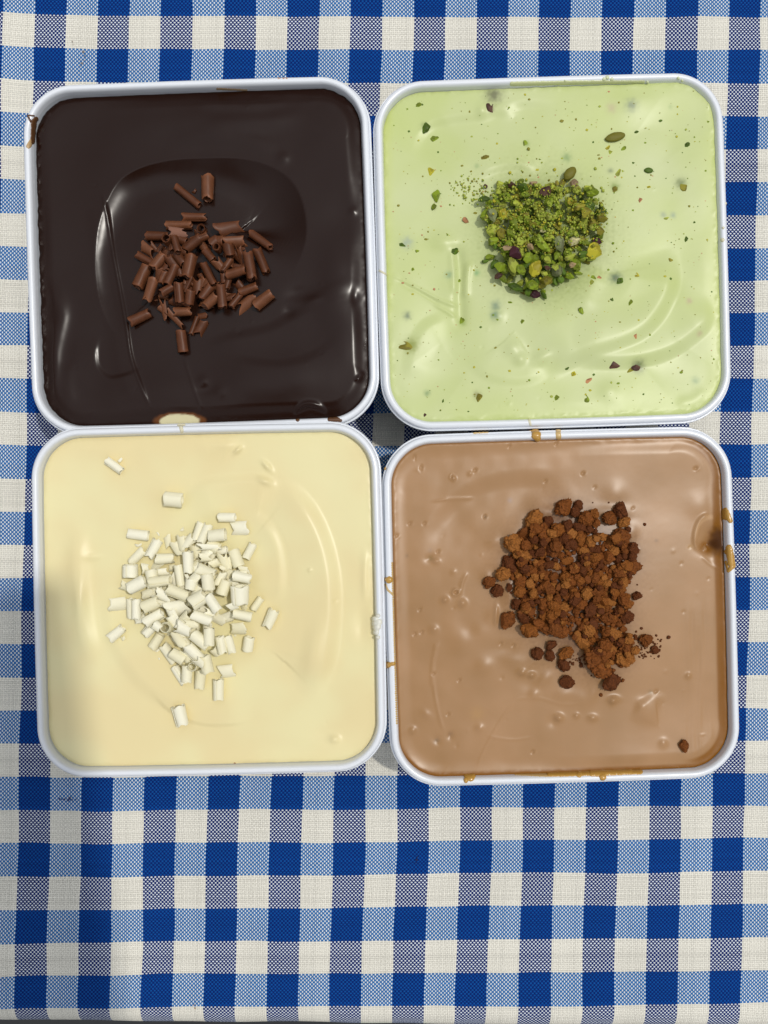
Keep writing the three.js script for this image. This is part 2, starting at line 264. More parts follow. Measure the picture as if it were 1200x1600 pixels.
const FILL = {
  dark: {
    gain: 1.25, base: depth4(4.7, 3.7, 4.5, 3.2), shoulder: [0.9, 2.6], scallop: (x, y) => 0.12 + 0.75 * Math.max(sm((120 - x) / 50), sm((190 - y) / 30) * sm((x - 480) / 40)), lump: 0.5,
    feats: [
      bowl([[205, 540], [175, 515], [155, 470], [147, 410], [153, 350], [168, 308], [186, 280], [215, 262], [260, 250], [320, 246], [380, 248], [420, 258], [450, 276], [468, 302], [478, 340], [478, 372], [468, 405], [452, 435]], 2.1, (t) => 17 + 16 * sm((t - 0.2) / 0.15) + 27 * sm((t - 0.48) / 0.3), 420, 0.14),
      ridge([[157, 293], [165, 330], [172, 380], [185, 450], [197, 510], [205, 560], [220, 600], [238, 645]], 0.22, 1.8, 0.1),
      lip([[157, 293], [165, 330], [172, 380], [185, 450], [197, 510], [205, 560], [220, 600], [238, 645]], 0.35, 5, 22, 0.15),
      ridge([[286, 555], [296, 585], [306, 615], [318, 645]], 0.14, 2.0, 0.2),
      lip([[152, 520], [146, 550], [150, 575], [168, 592], [195, 590], [225, 578]], 0.5, 9, 30, 0.25),
      ridge([[72, 425], [86, 455], [96, 490], [91, 520], [84, 560], [86, 600], [98, 635]], 0.8, 12, 0.3),
      ridge([[110, 560], [106, 600], [112, 640]], 0.35, 11, 0.3),
      bump(466, 458, 20, -0.5, 12, -0.3), bump(490, 470, 16, 0.6, 8, -0.35), bump(452, 486, 9, -0.35), bump(520, 455, 26, 0.35, 12, -0.4),
      lip([[310, 552], [360, 535], [420, 522], [465, 500], [510, 478], [560, 462]], 0.55, 20, 70, 0.25),
      lip([[330, 560], [400, 575], [450, 577], [500, 560], [545, 520]], 0.35, 18, 60, 0.3),
      ridge([[300, 205], [350, 196], [420, 190], [480, 178]], 0.4, 14, 0.3), ridge([[250, 225], [320, 215], [400, 222], [450, 240]], 0.45, 14, 0.3),
      ridge([[300, 160], [380, 165], [460, 158]], 0.35, 10, 0.3), (x, y) => { const a = Math.abs(x - 316) / 256, b = Math.abs(y - 397) / 256; return 0.9 * Math.pow(Math.pow(Math.pow(a, 6) + Math.pow(b, 6), 1 / 6), 4) - 0.0; }, bump(110, 220, 60, -0.9, 90), bump(330, 190, 110, 0.9, 26, -0.05), bump(420, 600, 120, 0.9, 45, -0.2), bump(525, 420, 26, 0.8, 70), bump(245, 330, 60, 0.5, 40), bump(520, 210, 50, 0.7, 60), bump(530, 350, 30, -0.6, 50), bump(250, 610, 60, 0.7, 30), bump(150, 600, 30, -0.6, 50), bump(440, 590, 70, 0.5, 35), bump(540, 520, 25, 0.5, 45),
      ridge([[464, 656], [465, 642], [476, 633], [492, 633], [506, 642], [510, 655]], 0.8, 4, 0.12), bump(486, 648, 9, 0.45, 5),
      ridge([[556, 598], [563, 590], [568, 580]], 0.7, 4, 0.3), bump(443, 247, 9, 0.35), bump(553, 330, 6, 0.4), bump(556, 465, 8, -0.5, 12),
      bump(322, 610, 14, -0.3, 8), bump(318, 595, 8, 0.3), bump(345, 612, 10, 0.3), bump(515, 480, 30, 0.25, 20),
      (x, y) => 0.4 * sm(1 - Math.abs(y - 150) / 26) * sm((x - 240) / 60) * sm((570 - x) / 40) * noise(x / 30, 2),
    ],
    pits: [14, 0.16], col: (x, y) => {
      const d = Math.hypot((x - 280) / 40, (y - 658) / 14) + 0.1 * noise(x / 9, y / 9, 3), k = sm((0.86 - d) / 0.12), e = sm((1.12 - d) / 0.22);
      return [0.0145, 0.0044, 0.0019].map((v, i) => { v = v * (1 - e) + [0.13, 0.042, 0.008][i] * e; return v * (1 - k) + [0.66, 0.61, 0.38][i] * k; });
    },
    mat: new THREE.MeshPhysicalMaterial({ vertexColors: true, roughness: 0.23, ior: 1.5, specularIntensity: 0.46 }),
  },
  green: {
    low: 1.0, gain: 1.5, base: depth4(4.0, 2.0, 2.6, 2.6), shoulder: [0.5, 1.8], scallop: 0.45, lump: 0.4,
    feats: [
      lip([[1030, 390], [1037, 420], [1035, 450], [1020, 480], [995, 508], [965, 522], [930, 532], [895, 548], [868, 565], [845, 580]], 1.45, 28, 58, 0.2),
      lip([[1120, 475], [1090, 505], [1055, 533], [1020, 548], [975, 556], [930, 556], [890, 556]], 1.1, 25, 50, 0.2),
      lip([[848, 268], [815, 256], [780, 257], [752, 268], [738, 285]], 0.55, 16, 46, 0.3),
      lip([[664, 262], [662, 230], [675, 207], [710, 196], [760, 192], [790, 180], [830, 172], [880, 176]], -0.5, 18, 50, 0.25),
      bump(692, 378, 18, 0.7, 14), ridge([[706, 385], [709, 420], [711, 464]], 0.45, 6, 0.2), ridge([[735, 405], [729, 430], [727, 470]], 0.45, 6, 0.2),
      ridge([[712, 375], [718, 420], [719, 470], [722, 520]], -0.8, 9, 0.2),
      ridge([[598, 424], [625, 437], [660, 455], [690, 470], [718, 480]], 0.28, 2.2, 0.08), ridge([[640, 452], [675, 473], [700, 488], [714, 497]], 0.25, 2.0, 0.1),
      ridge([[615, 432], [650, 455], [690, 478]], -0.25, 5, 0.15),
      bump(800, 545, 12, 0.55), bump(812, 562, 9, 0.6), bump(778, 495, 9, 0.4), bump(845, 560, 16, 0.7, 10, -0.5),
      lip([[860, 560], [840, 580], [810, 588], [770, 583], [745, 565], [735, 540]], 0.4, 20, 50, 0.3),
      lip([[640, 600], [650, 550], [670, 515], [705, 500]], 0.4, 20, 40, 0.25), bump(700, 520, 40, -0.5, 60),
      ridge([[905, 490], [920, 455], [940, 420]], 0.4, 16, 0.3), bump(740, 320, 30, -0.3), bump(980, 165, 30, 0.3), bump(790, 175, 14, 0.4, 10), bump(752, 173, 7, 0.4, 9),
      bump(950, 612, 14, 0.3), ridge([[1050, 640], [1085, 632], [1110, 610]], 0.4, 12, 0.3), bump(870, 410, 150, 0.5),
    ],
    pits: [26, 0.12],
    blots: [[835, 345, 85, 0.16, 0.21, 0.03], [885, 365, 80, 0.16, 0.21, 0.03], [825, 395, 70, 0.16, 0.21, 0.03], [860, 415, 60, 0.16, 0.21, 0.03], [771, 150, 17, 0.10, 0.10, 0.05], [767, 172, 6, 0.09, 0.05, 0.02], [664, 198, 8, 0.14, 0.2, 0.04], [985, 168, 12, 0.2, 0.25, 0.16], [1062, 288, 11, 0.13, 0.17, 0.05], [774, 478, 10, 0.17, 0.25, 0.16], [773, 493, 9, 0.15, 0.25, 0.16], [960, 436, 12, 0.05, 0.1, 0.06], [996, 573, 13, 0.08, 0.1, 0.05], [636, 494, 8, 0.1, 0.15, 0.08], [636, 380, 12, 0.33, 0.4, 0.3], [822, 225, 6, 0.25, 0.35, 0.1], [885, 247, 9, 0.22, 0.33, 0.12], [953, 268, 5, 0.15, 0.2, 0.1], [745, 618, 8, 0.25, 0.25, 0.1], [642, 540, 16, 0.24, 0.28, 0.05], [1050, 338, 6, 0.3, 0.38, 0.25], [667, 615, 6, 0.2, 0.3, 0.12], [701, 430, 8, 0.3, 0.42, 0.22], [745, 427, 6, 0.2, 0.38, 0.15], [722, 503, 7, 0.25, 0.36, 0.06], [1085, 595, 8, 0.3, 0.4, 0.2], [960, 293, 9, 0.2, 0.28, 0.05], [1046, 170, 5, 0.4, 0.5, 0.2], [954, 171, 10, 0.5, 0.45, 0.25], [1074, 472, 6, 0.5, 0.4, 0.25], [1090, 523, 6, 0.5, 0.43, 0.25], [745, 260, 5, 0.35, 0.45, 0.2], [935, 350, 8, 0.35, 0.45, 0.2], [1035, 337, 6, 0.3, 0.36, 0.24]],
    col: (x, y) => { const n = fbm(x / 120, y / 120, 4), e = sm((x - 1080) / 60) + sm((620 - x) / 20); return [0.54 + 0.03 * n, 0.605 + 0.02 * n, 0.275 + 0.055 * n - 0.05 * e]; },
    mat: new THREE.MeshPhysicalMaterial({ vertexColors: true, roughness: 0.34, ior: 1.45, specularIntensity: 0.7 }),
  },
  white: {
    low: 0.5, gain: 1.9, base: depth4(4.6, 4.2, 4.4, 4.4), shoulder: [0.5, 2.2], scallop: 0.25, lump: 0.3,
    feats: [
      lip([[428, 758], [455, 776], [480, 808], [499, 850], [510, 900], [512, 950], [509, 1000], [501, 1040], [487, 1068], [468, 1084]], 1.4, 26, 52, 0.2),
      bump(492, 1015, 17, 0.7, 45, 0.2),
      lip([[290, 775], [330, 762], [375, 756], [415, 757], [440, 768]], 0.6, 18, 36, 0.25),
      lip([[385, 805], [412, 822], [428, 850], [435, 890], [433, 925], [424, 948]], 0.65, 18, 34, 0.25),
      lip([[300, 690], [335, 684], [365, 690], [378, 700]], 0.3, 14, 24, 0.3), bump(373, 704, 8, 0.7, 4, -0.7), bump(352, 694, 16, 0.35, 8),
      bump(418, 729, 10, 0.65, 4, 0.8), bump(415, 752, 11, 0.65, 5, 0.4),
      ridge([[128, 810], [124, 860], [126, 930], [134, 990], [150, 1050]], 0.9, 17, 0.25), bump(128, 940, 9, 0.5, 26),
      lip([[150, 850], [146, 930], [158, 1000], [190, 1055], [230, 1095], [280, 1120], [340, 1128], [400, 1126]], -0.5, 26, 60, 0.3),
      lip([[400, 1120], [350, 1128], [305, 1124], [270, 1108], [235, 1075]], 0.45, 9, 40, 0.25),
      ridge([[574, 850], [572, 900], [573, 945]], 0.7, 6, 0.3), bump(523, 1153, 8, 0.6, 6), bump(490, 1160, 40, 0.3, 14),
      bump(216, 661, 9, 0.3, 4), bump(258, 778, 26, 0.3), bump(148, 870, 11, 0.25, 5), bump(485, 890, 3, 0.3), bump(525, 938, 3, -0.2),
      ridge([[100, 700], [140, 690], [220, 700]], 0.25, 20, 0.3), bump(300, 940, 150, -0.5), bump(570, 975, 14, -0.5, 24),
      (x, y) => -1.1 * sm((x - 475) / 12) * sm((565 - x) / 30) * sm((y - 1178) / 10),
    ],
    pits: [8, 0.08],
    col: (x, y) => { const n = fbm(x / 150, y / 150, 9), k = sm(0.5 + n * 0.9); return [0.82 - 0.02 * k, 0.75 - 0.065 * k, 0.425 - 0.05 * k]; },
    mat: new THREE.MeshPhysicalMaterial({ vertexColors: true, roughness: 0.34, ior: 1.45, specularIntensity: 0.7 }),
  },
  brown: {
    gain: 1.45, base: depth4(2.8, 4.0, 3.0, 4.6), shoulder: [1.3, 1.7], rise: [1.2, 6.5], scallop: 0.15, lump: 0.22,
    feats: [
      lip([[672, 880], [692, 835], [722, 796], [770, 772], [830, 764], [900, 766]], -0.8, 34, 45, 0.3),
      bump(890, 920, 120, 0.8), (x, y) => 1.35 * clamp((y - 1075) / 120) ** 2 * sm((x - 820) / 170) + 0.9 * clamp((810 - y) / 120) ** 2 * sm((x - 830) / 150), ...[[760, 900], [770, 960], [775, 880], [790, 1000], [850, 1060], [800, 1030], [880, 1085], [905, 1090], [860, 1030], [770, 845], [840, 790], [960, 770], [1000, 1100], [985, 830], [750, 985], [830, 1035], [925, 1085]].map(([x, y], i) => bump(x, y, 8 + i % 4 * 3, 0.28, 9 + i % 3 * 4, i)), bump(805, 850, 22, 0.5, 34), bump(795, 930, 10, 0.5, 26), bump(860, 800, 26, 0.4, 10), bump(930, 1050, 26, 0.6, 26), bump(955, 800, 28, 0.4, 10),
      crater(712, 925, 4.5, 0.4), bump(695, 937, 5, 0.6), bump(722, 942, 6, 0.6), bump(708, 893, 4, 0.2), ridge([[730, 892], [722, 910], [718, 935]], 0.2, 3, 0.2),
      bump(673, 873, 9, -0.4, 6), bump(680, 876, 6, 0.5, 4, 0.3), crater(705, 745, 2.6, 0.25), bump(709, 748, 3, 0.4), bump(734, 740, 3, 0.25),
      bump(872, 1121, 7, 0.8, 6), bump(864, 1126, 9, -0.3), bump(815, 1050, 7, 0.6, 6), bump(830, 1054, 6, 0.7, 5), bump(825, 1066, 16, -0.35), bump(834, 1084, 8, 0.3),
      bump(644, 1140, 6, 0.5), bump(749, 1137, 6, 0.35), bump(666, 1115, 9, 0.25, 6, 0.7), bump(682, 1156, 8, -0.3, 5, 0.9), bump(703, 1148, 5, -0.35, 6), bump(678, 983, 6, 0.4),
      bump(925, 1121, 7, 0.45, 5), bump(900, 1118, 4, 0.4), bump(1035, 1160, 6, 0.35), bump(958, 1092, 9, 0.6, 5), bump(1075, 1056, 4, 0.4), bump(956, 1096, 5, 0.5),
      lip([[990, 1130], [996, 1116], [1010, 1100], [1024, 1092], [1040, 1098]], 0.4, 14, 26, 0.35), bump(1010, 1112, 16, 0.3),
      ridge([[686, 998], [678, 1030], [677, 1065], [683, 1105], [694, 1146]], 0.13, 2.0, 0.1), ridge([[681, 1000], [674, 1040], [674, 1075]], 0.12, 1.6, 0.15),
      ridge([[743, 1205], [752, 1180], [770, 1145], [795, 1105], [815, 1085]], 0.07, 2.2, 0.2), ridge([[755, 1146], [775, 1152], [805, 1155], [835, 1150]], 0.08, 1.8, 0.2),
      ridge([[800, 1092], [840, 1090], [880, 1100], [910, 1098]], 0.07, 2, 0.2), ridge([[670, 784], [700, 780], [745, 778]], 0.12, 2.2, 0.2),
      ridge([[775, 940], [773, 980]], 0.35, 3, 0.3), bump(756, 1040, 14, 0.35, 12), bump(720, 1000, 20, 0.3), bump(790, 1010, 18, -0.3), bump(735, 985, 12, -0.25),
      bump(1092, 790, 20, 0.25), bump(1108, 838, 13, -0.9, 17), bump(1113, 853, 17, -1.7, 10), bump(1126, 840, 13, -1.6, 30), ridge([[1108, 802], [1094, 812], [1087, 830], [1086, 850], [1094, 862]], 0.45, 3.5, 0.15), bump(1103, 857, 3.5, 0.9),
      ridge([[1095, 868], [1108, 880], [1122, 890]], 0.12, 1.8, 0.2),
      (x, y) => 0.10 * noise(x / 7, y / 90, 3) * sm((x - 1050) / 40) * sm((y - 930) / 40) + 0.08 * noise(x / 26, y / 30, 8) * sm((860 - Math.abs(x - 780) * 1.4 - 620) / 120),
    ],
    pits: [34, 0.22], pitList: [[648, 715], [658, 731], [795, 698], [868, 694], [1086, 732], [852, 752], [757, 807], [640, 818], [663, 818], [684, 862], [620, 837], [615, 1060], [717, 1062], [832, 1174], [656, 952], [648, 990], [659, 987], [782, 1005], [802, 1008], [677, 1052], [700, 1115], [1025, 1080], [910, 740], [742, 735]],
    blots: [[885, 900, 105, 0.10, 0.035, 0.008], [925, 860, 75, 0.10, 0.035, 0.008], [905, 970, 80, 0.10, 0.035, 0.008], [830, 900, 50, 0.12, 0.04, 0.008], [870, 830, 50, 0.12, 0.04, 0.008], [945, 1015, 50, 0.12, 0.045, 0.01], [985, 870, 22, 0.2, 0.09, 0.02], [840, 880, 40, 0.14, 0.05, 0.01], [797, 782, 5, 0.33, 0.22, 0.17], [758, 808, 4, 0.24, 0.15, 0.08], [672, 872, 6, 0.27, 0.16, 0.06], [682, 1156, 5, 0.25, 0.16, 0.09], [703, 1147, 5, 0.28, 0.16, 0.08], [672, 860, 5, 0.36, 0.22, 0.13], [636, 868, 4, 0.27, 0.16, 0.08], [1016, 1081, 5, 0.25, 0.15, 0.06], [978, 1030, 5, 0.28, 0.17, 0.14], [1078, 855, 6, 0.45, 0.27, 0.12], [745, 1115, 14, 0.42, 0.24, 0.1], [1025, 845, 4, 0.25, 0.15, 0.08]],
    col: (x, y, ed) => {
      const n = fbm(x / 90, y / 90, 12);
      let c = [0.375 + 0.045 * n, 0.212 + 0.028 * n, 0.098 + 0.02 * n];
      const right = sm((x - 1060) / 40) * sm((0.0047 - ed) / 0.0012), dark = [0.24, 0.095, 0.010];  // right band: caramel, with the wall's shade painted into its colour
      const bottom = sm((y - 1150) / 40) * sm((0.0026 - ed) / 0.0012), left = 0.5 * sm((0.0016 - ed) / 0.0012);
      const hole = Math.max(sm(1.25 - Math.hypot((x - 1122) / 19, (y - 840) / 24)), sm(1.3 - Math.hypot((x - 1108) / 17, (y - 856) / 12))) * sm(Math.hypot(x - 1103, y - 857) / 4 - 0.4);
      const deep = sm(1.35 - Math.hypot((x - 1123) / 16, (y - 846) / 22) - 0.35 * noise(x / 9, y / 9, 5)) * sm((x - 1106 + 4 * noise(y / 5, 2)) / 5);
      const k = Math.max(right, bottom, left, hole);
      const rim = sm(1.2 - Math.abs(Math.hypot((x - 1110) / 23, (y - 838) / 30) - 1) * 6) * (1 - k) * sm((850 - y) / 20);
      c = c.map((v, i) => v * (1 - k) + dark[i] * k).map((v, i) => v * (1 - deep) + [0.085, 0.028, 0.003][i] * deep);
      return c.map((v, i) => v * (1 - 0.6 * rim) + [0.55, 0.35, 0.19][i] * 0.6 * rim);
    },
    mat: new THREE.MeshPhysicalMaterial({ vertexColors: true, roughness: 0.31, ior: 1.45, specularIntensity: 0.72 }),
  },
};
const HF = RIM + 0.001 - 0.004, MF = mAt(HF);
const toPx = (t, lx, lz) => { const [x, z] = toWorld(t, lx, lz); return [600 + x / MF, 800 + z / MF]; };
for (const [key, F] of Object.entries(FILL)) {
  F.t = TUBS[key]; F.pp = [];
  const [cpx, cpy] = toPx(F.t, 0, 0);
  for (let i = 0; i < F.pits[0]; i++) F.pp.push([cpx + rr(-240, 240), cpy + rr(-240, 240), rr(1.5, 3.2), rr(-1, 0.7) * F.pits[1]]);
  for (const [x, y] of F.pitList || []) { F.pp.push([x, y, 2.2, -0.6]); F.pp.push([x + 2.5, y + 1.5, 2.2, 0.12]); }
  // height in metres over the cloth; ed = distance to the wall
  F.h = (px, py, lx, lz, ed) => {
    let h = F.base(clamp(lx / 0.0655, -1, 1), clamp(lz / 0.0655, -1, 1));
    const q = sm((ed - 0.001) / 0.006);
    for (const f of F.feats) h += f(px, py) * q * F.gain;
    for (const [x, y, r, a] of F.pp) { const dx = px - x, dy = py - y, d2 = dx * dx + dy * dy; if (d2 < r * r * 9) h += a * Math.exp(-d2 / (r * r)); }
    h += F.lump * 0.7 * (noise(px / 95, py / 95, cpx / 300) + 0.35 * noise(px / 48, py / 48, cpx / 200)) * q + 0.012 * fbm(px / 22, py / 22, 1.3);
    const [amp, w] = F.shoulder, e = clamp(1 - ed * 1000 / w);
    h -= amp * (1 - Math.sqrt(Math.max(0, 1 - e * e * 0.98)));
    if (F.rise) { const k = clamp(1 - ed * 1000 / F.rise[1]); h += F.rise[0] * k * k; }
    h += (typeof F.scallop === 'function' ? F.scallop(px, py) : F.scallop) * fbm(px / 20, py / 20, 5.1) * sm(1 - ed * 1000 / 3);
    h -= (F.low || 0) * sm((ed - 0.0005) / 0.022); { const k = 0.35, d = (-0.3 - h) / k; h = -0.3 - k * (d > 20 ? d : Math.log(1 + Math.exp(d))); }
    return RIM + F.t.lift + h / 1000;
  };
  F.at = (wx_, wz_) => { const [lx, lz] = toLocal(F.t, wx_, wz_); return F.h(600 + wx_ / MF, 800 + wz_ / MF, lx, lz, 0.065 - Math.max(Math.abs(lx), Math.abs(lz))); };
  const N = 280, cache = [], IN = wallO(0.0042) + 0.0003;
  for (let j = 0; j <= N; j++) for (let i = 0; i <= N; i++) {
    const a = 2 * i / N - 1, b = 2 * j / N - 1, m = Math.max(Math.abs(a), Math.abs(b), 1e-6);
    const ua = a / m, ub = b / m;                            // on the unit square's edge
    let s;
    if (ua >= 1 - 1e-9) s = ub; else if (ub >= 1 - 1e-9) s = 2 - ua; else if (ua <= -1 + 1e-9) s = 4 - ub; else s = 6 + ua;
    const [ox, oz, nx, nz] = outline(s), mm = m > 0.8 ? m : m;
    const bx = ox + nx * IN, bz = oz + nz * IN;
    // towards the middle the rounded square turns into a plain one, so the grid stays even
    const k = mm, sx = ua * 0.0655, sz = ub * 0.0655, bl = sm((mm - 0.15) / 0.85);
    const lx = k * (bx * bl + sx * (1 - bl)), lz = k * (bz * bl + sz * (1 - bl));
    const ed = Math.max(0, Math.hypot(bx, bz) - Math.hypot(lx, lz)) * Math.max(Math.abs(nx * ua + nz * ub) / Math.max(Math.hypot(ua, ub), 1e-9), 0.7);
    const [px, py] = toPx(F.t, lx, lz);
    const y = F.h(px, py, lx, lz, ed);
    const o = wallO(RIM + F.t.lift - y) - wallO(0.0042), sc = sm((mm - 0.85) / 0.15);
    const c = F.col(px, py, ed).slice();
    for (const [x0, y0, r, R, G, B] of F.blots || []) { const d = Math.hypot(px - x0, py - y0) / r * 1.2 + 0.35 * noise(px / 5, py / 5, x0); if (d < 2.2) { const w = 0.82 * Math.exp(-d * d * 1.3); c[0] += (R - c[0]) * w; c[1] += (G - c[1]) * w; c[2] += (B - c[2]) * w; } }
    cache.push([lx + nx * o * sc, y - F.t.lift, lz + nz * o * sc, c]);
  }
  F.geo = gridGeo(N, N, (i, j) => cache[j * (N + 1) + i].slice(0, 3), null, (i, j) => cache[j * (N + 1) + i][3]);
}
function makeIce(key, name, label) {
  const F = FILL[key], g = new THREE.Group();
  stand(g, F.t);
  put(g, name, label, 'ice cream'); part(g, F.geo, F.mat, 'ice_cream_surface'); F.root = g; return g;
}
makeIce('dark', 'ice_cream', 'glossy dark chocolate ice cream with a round swirl pressed into it');
makeIce('green', 'ice_cream', 'pale green pistachio ice cream flecked with bits of nut');
makeIce('white', 'ice_cream', 'smooth cream coloured white chocolate ice cream with a crescent swirl');
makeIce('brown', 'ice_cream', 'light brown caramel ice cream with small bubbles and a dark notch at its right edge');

// ------------------------------------------------------------------ smears and drips on the rims
// a sheet that follows the rim and swells where the blobs [x, y, radius] lie
function smear(key, tubKey, blobs, thick, mat, name, label) {
  const t = TUBS[tubKey], F = FILL[key];
  const px = (lx, ly, lz) => { const [x, z] = toWorld(t, lx, lz); const m = mAt(ly + t.lift); return [600 + x / m, 800 + z / m]; };
  let lo = 1e9, hi = -1e9; const near = [];
  for (let i = 0; i < 1600; i++) { const [x, z, nx, nz] = outline(i / 200); const [a, b] = px(x - nx * 0.0025, RIM, z - nz * 0.0025); if (blobs.some(([bx, by, r]) => Math.hypot(a - bx, b - by) < r + 20)) near.push(i / 200); }
  if (!near.length) return;
  near.sort((a, b) => a - b); lo = near[0]; hi = near[near.length - 1];
  if (hi - lo > 4) { const n2 = near.map((v) => v < 4 ? v + 8 : v); lo = Math.min(...n2); hi = Math.max(...n2); }
  const full = [[-4.5, -7.5], ...RIMF.slice(0, 84)], prof = [];
  for (let i = 0; i + 1 < full.length; i++) { const n = i ? 1 : 14; for (let k = 0; k < n; k++) prof.push([full[i][0] + (full[i + 1][0] - full[i][0]) * k / n, full[i][1] + (full[i + 1][1] - full[i][1]) * k / n]); }
  const nu = Math.max(8, Math.round((hi - lo) * 0.0625 / 0.00016)), nv = prof.length - 1, mask = [];
  const geo = gridGeo(nu, nv, (i, j) => {
    const [x, z, nx, nz] = outline(lo + (hi - lo) * i / nu), [o, h] = prof[j], [o2, h2] = prof[Math.min(nv, j + 1)], [o1, h1] = prof[Math.max(0, j - 1)];
    let no = -(h2 - h1), nh = o2 - o1; const l = Math.hypot(no, nh) || 1; no /= l; nh /= l;
    const [a, b] = px(x + nx * o / 1000, RIM + h / 1000, z + nz * o / 1000);
    let s = 0; for (const [bx, by, r, w = 1] of blobs) { const d = Math.hypot(a - bx, b - by) / (r * (1 + 0.18 * noise(a / 3, b / 3, bx))); if (d < 1) s = Math.max(s, Math.sqrt(1 - d * d) * w); }
    mask.push(s > 0);
    const e = (s > 0 ? 0.03 + thick * s : -0.05);
    return [x + nx * (o + no * e) / 1000, RIM + (h + nh * e) / 1000, z + nz * (o + no * e) / 1000];
  }, null, null, (a) => mask[a]);
  const m = part(F.root, geo, mat, name, label);
  if (tubKey !== key) { const q = TUBS[key]; m.rotation.y = t.th - q.th; const dx = t.cx - q.cx, dz = t.cz - q.cz; m.position.set(dx * q.c - dz * q.s, 0, dx * q.s + dz * q.c); }
}
const line = (x0, y0, x1, y1, r0, r1 = r0, w = 1, n = 10) => Array.from({ length: n + 1 }, (_, i) => [x0 + (x1 - x0) * i / n, y0 + (y1 - y0) * i / n, r0 + (r1 - r0) * i / n, w]);
const gold = new THREE.MeshPhysicalMaterial({ color: C(0.52, 0.29, 0.055), roughness: 0.16, clearcoat: 0.6, side: THREE.DoubleSide });
const goldThin = new THREE.MeshPhysicalMaterial({ color: C(0.62, 0.43, 0.18), roughness: 0.2, clearcoat: 0.5, side: THREE.DoubleSide });
const cocoa = new THREE.MeshPhysicalMaterial({ color: C(0.11, 0.045, 0.015), roughness: 0.2, clearcoat: 0.4, side: THREE.DoubleSide });
const creamy = new THREE.MeshPhysicalMaterial({ color: C(0.70, 0.66, 0.48), roughness: 0.45, side: THREE.DoubleSide });
const wax = new THREE.MeshPhysicalMaterial({ color: C(0.80, 0.80, 0.72), roughness: 0.4, side: THREE.DoubleSide });
smear('brown', 'brown', [[838, 680, 7.5], [836, 673, 6, 0.7], [840, 685, 5], ...line(822, 671, 836, 671, 2, 3, 0.5)], 0.9, gold, 'caramel_drip');
smear('brown', 'brown', [...line(872, 672, 873, 684, 4, 4, 0.6)], 0.45, goldThin, 'caramel_drip');
smear('brown', 'brown', [[608, 906, 5.5], [603, 905, 3, 0.6]], 0.8, gold, 'caramel_drip');
smear('brown', 'brown', [...line(602, 913, 606, 922, 1.5, 1.5, 0.6), ...line(606, 922, 615, 930, 1.5, 1.5, 0.6)], 0.35, goldThin, 'caramel_drip');
smear('brown', 'brown', [[606, 1039, 5], ...line(608, 1038, 616, 1037, 3, 2.5, 0.6)], 0.7, gold, 'caramel_drip');
smear('brown', 'brown', [...line(730, 1210, 736, 1216, 6, 5), [728, 1219, 4], [738, 1212, 5]], 0.8, gold, 'caramel_drip');
smear('brown', 'brown', [...line(858, 1210, 1000, 1206, 4, 4, 0.7, 40), ...line(925, 1208, 985, 1206, 5.5, 4, 1, 20), [942, 1214, 5.5], [905, 1210, 5]], 0.6, gold, 'caramel_drip');
smear('brown', 'brown', [...line(806, 1209, 855, 1211, 2.5, 3, 0.4, 16)], 0.3, goldThin, 'caramel_drip');
smear('brown', 'brown', [...line(1133, 800, 1141, 814, 6, 3.5, 0.7), [1134, 806, 7, 0.6]], 0.5, gold, 'caramel_drip');
smear('brown', 'brown', [...line(1139, 856, 1143, 880, 5, 6, 0.9, 14), ...line(1138, 892, 1146, 884, 2.5, 4, 0.7), [1135, 862, 4, 0.6], ...line(1134, 878, 1138, 892, 2, 2, 0.5)], 0.6, gold, 'caramel_drip');
smear('brown', 'brown', [...line(597, 725, 601, 732, 3, 2.5, 0.7)], 0.4, gold, 'caramel_drip');
smear('brown', 'brown', [...line(613, 880, 620, 1130, 1.8, 1.6, 0.4, 70)], 0.2, goldThin, 'caramel_drip');
smear('brown', 'brown', [...line(741, 676, 762, 675, 2, 1.6, 0.5), [755, 674, 2.4]], 0.3, goldThin, 'caramel_drip');
smear('dark', 'dark', [...line(53, 190, 51, 222, 4.5, 3.5, 0.8, 14), [56, 186, 4, 0.8], ...line(48, 190, 43, 180, 1.6, 1.3, 0.6), ...line(43, 180, 53, 181, 1.3, 1.2, 0.5)], 0.5, cocoa, 'chocolate_drip');
smear('dark', 'dark', [...line(49, 220, 45, 228, 3, 4, 0.6)], 0.35, new THREE.MeshPhysicalMaterial({ color: C(0.5, 0.33, 0.16), roughness: 0.3 }), 'chocolate_drip', 'pale end of the chocolate drip');
smear('dark', 'dark', [...line(515, 655, 532, 657, 3.5, 2.5, 0.7), ...line(522, 655, 528, 655, 4, 3, 0.6), [465, 656, 3, 0.8]], 0.4, cocoa, 'chocolate_drip');
smear('dark', 'dark', [...line(340, 139, 385, 141, 2, 1.6, 0.4, 16)], 0.2, new THREE.MeshPhysicalMaterial({ color: C(0.4, 0.28, 0.16), roughness: 0.3 }), 'chocolate_drip');
smear('dark', 'dark', [[436, 121, 2.6, 0.6], [443, 121.5, 2, 0.5], [448, 122, 1.6, 0.5], [178, 127, 1.6, 0.6], [592, 318, 2, 0.4]], 0.25, new THREE.MeshPhysicalMaterial({ color: C(0.5, 0.3, 0.2), roughness: 0.4 }), 'chocolate_drip');
smear('white', 'white', [...line(282, 663, 284, 674, 3.5, 2.5, 0.7), [280, 664, 3, 0.8], [287, 663, 2.5, 0.7]], 0.5, creamy, 'cream_smear');
smear('white', 'white', [...line(165, 664, 245, 659, 1.8, 1.6, 0.5, 40), [220, 658, 3, 0.9], [226, 657, 3.5, 1], [236, 657, 3, 0.9], [242, 657, 3, 1], [215, 660, 2.5]], 0.9, creamy, 'cream_smear');
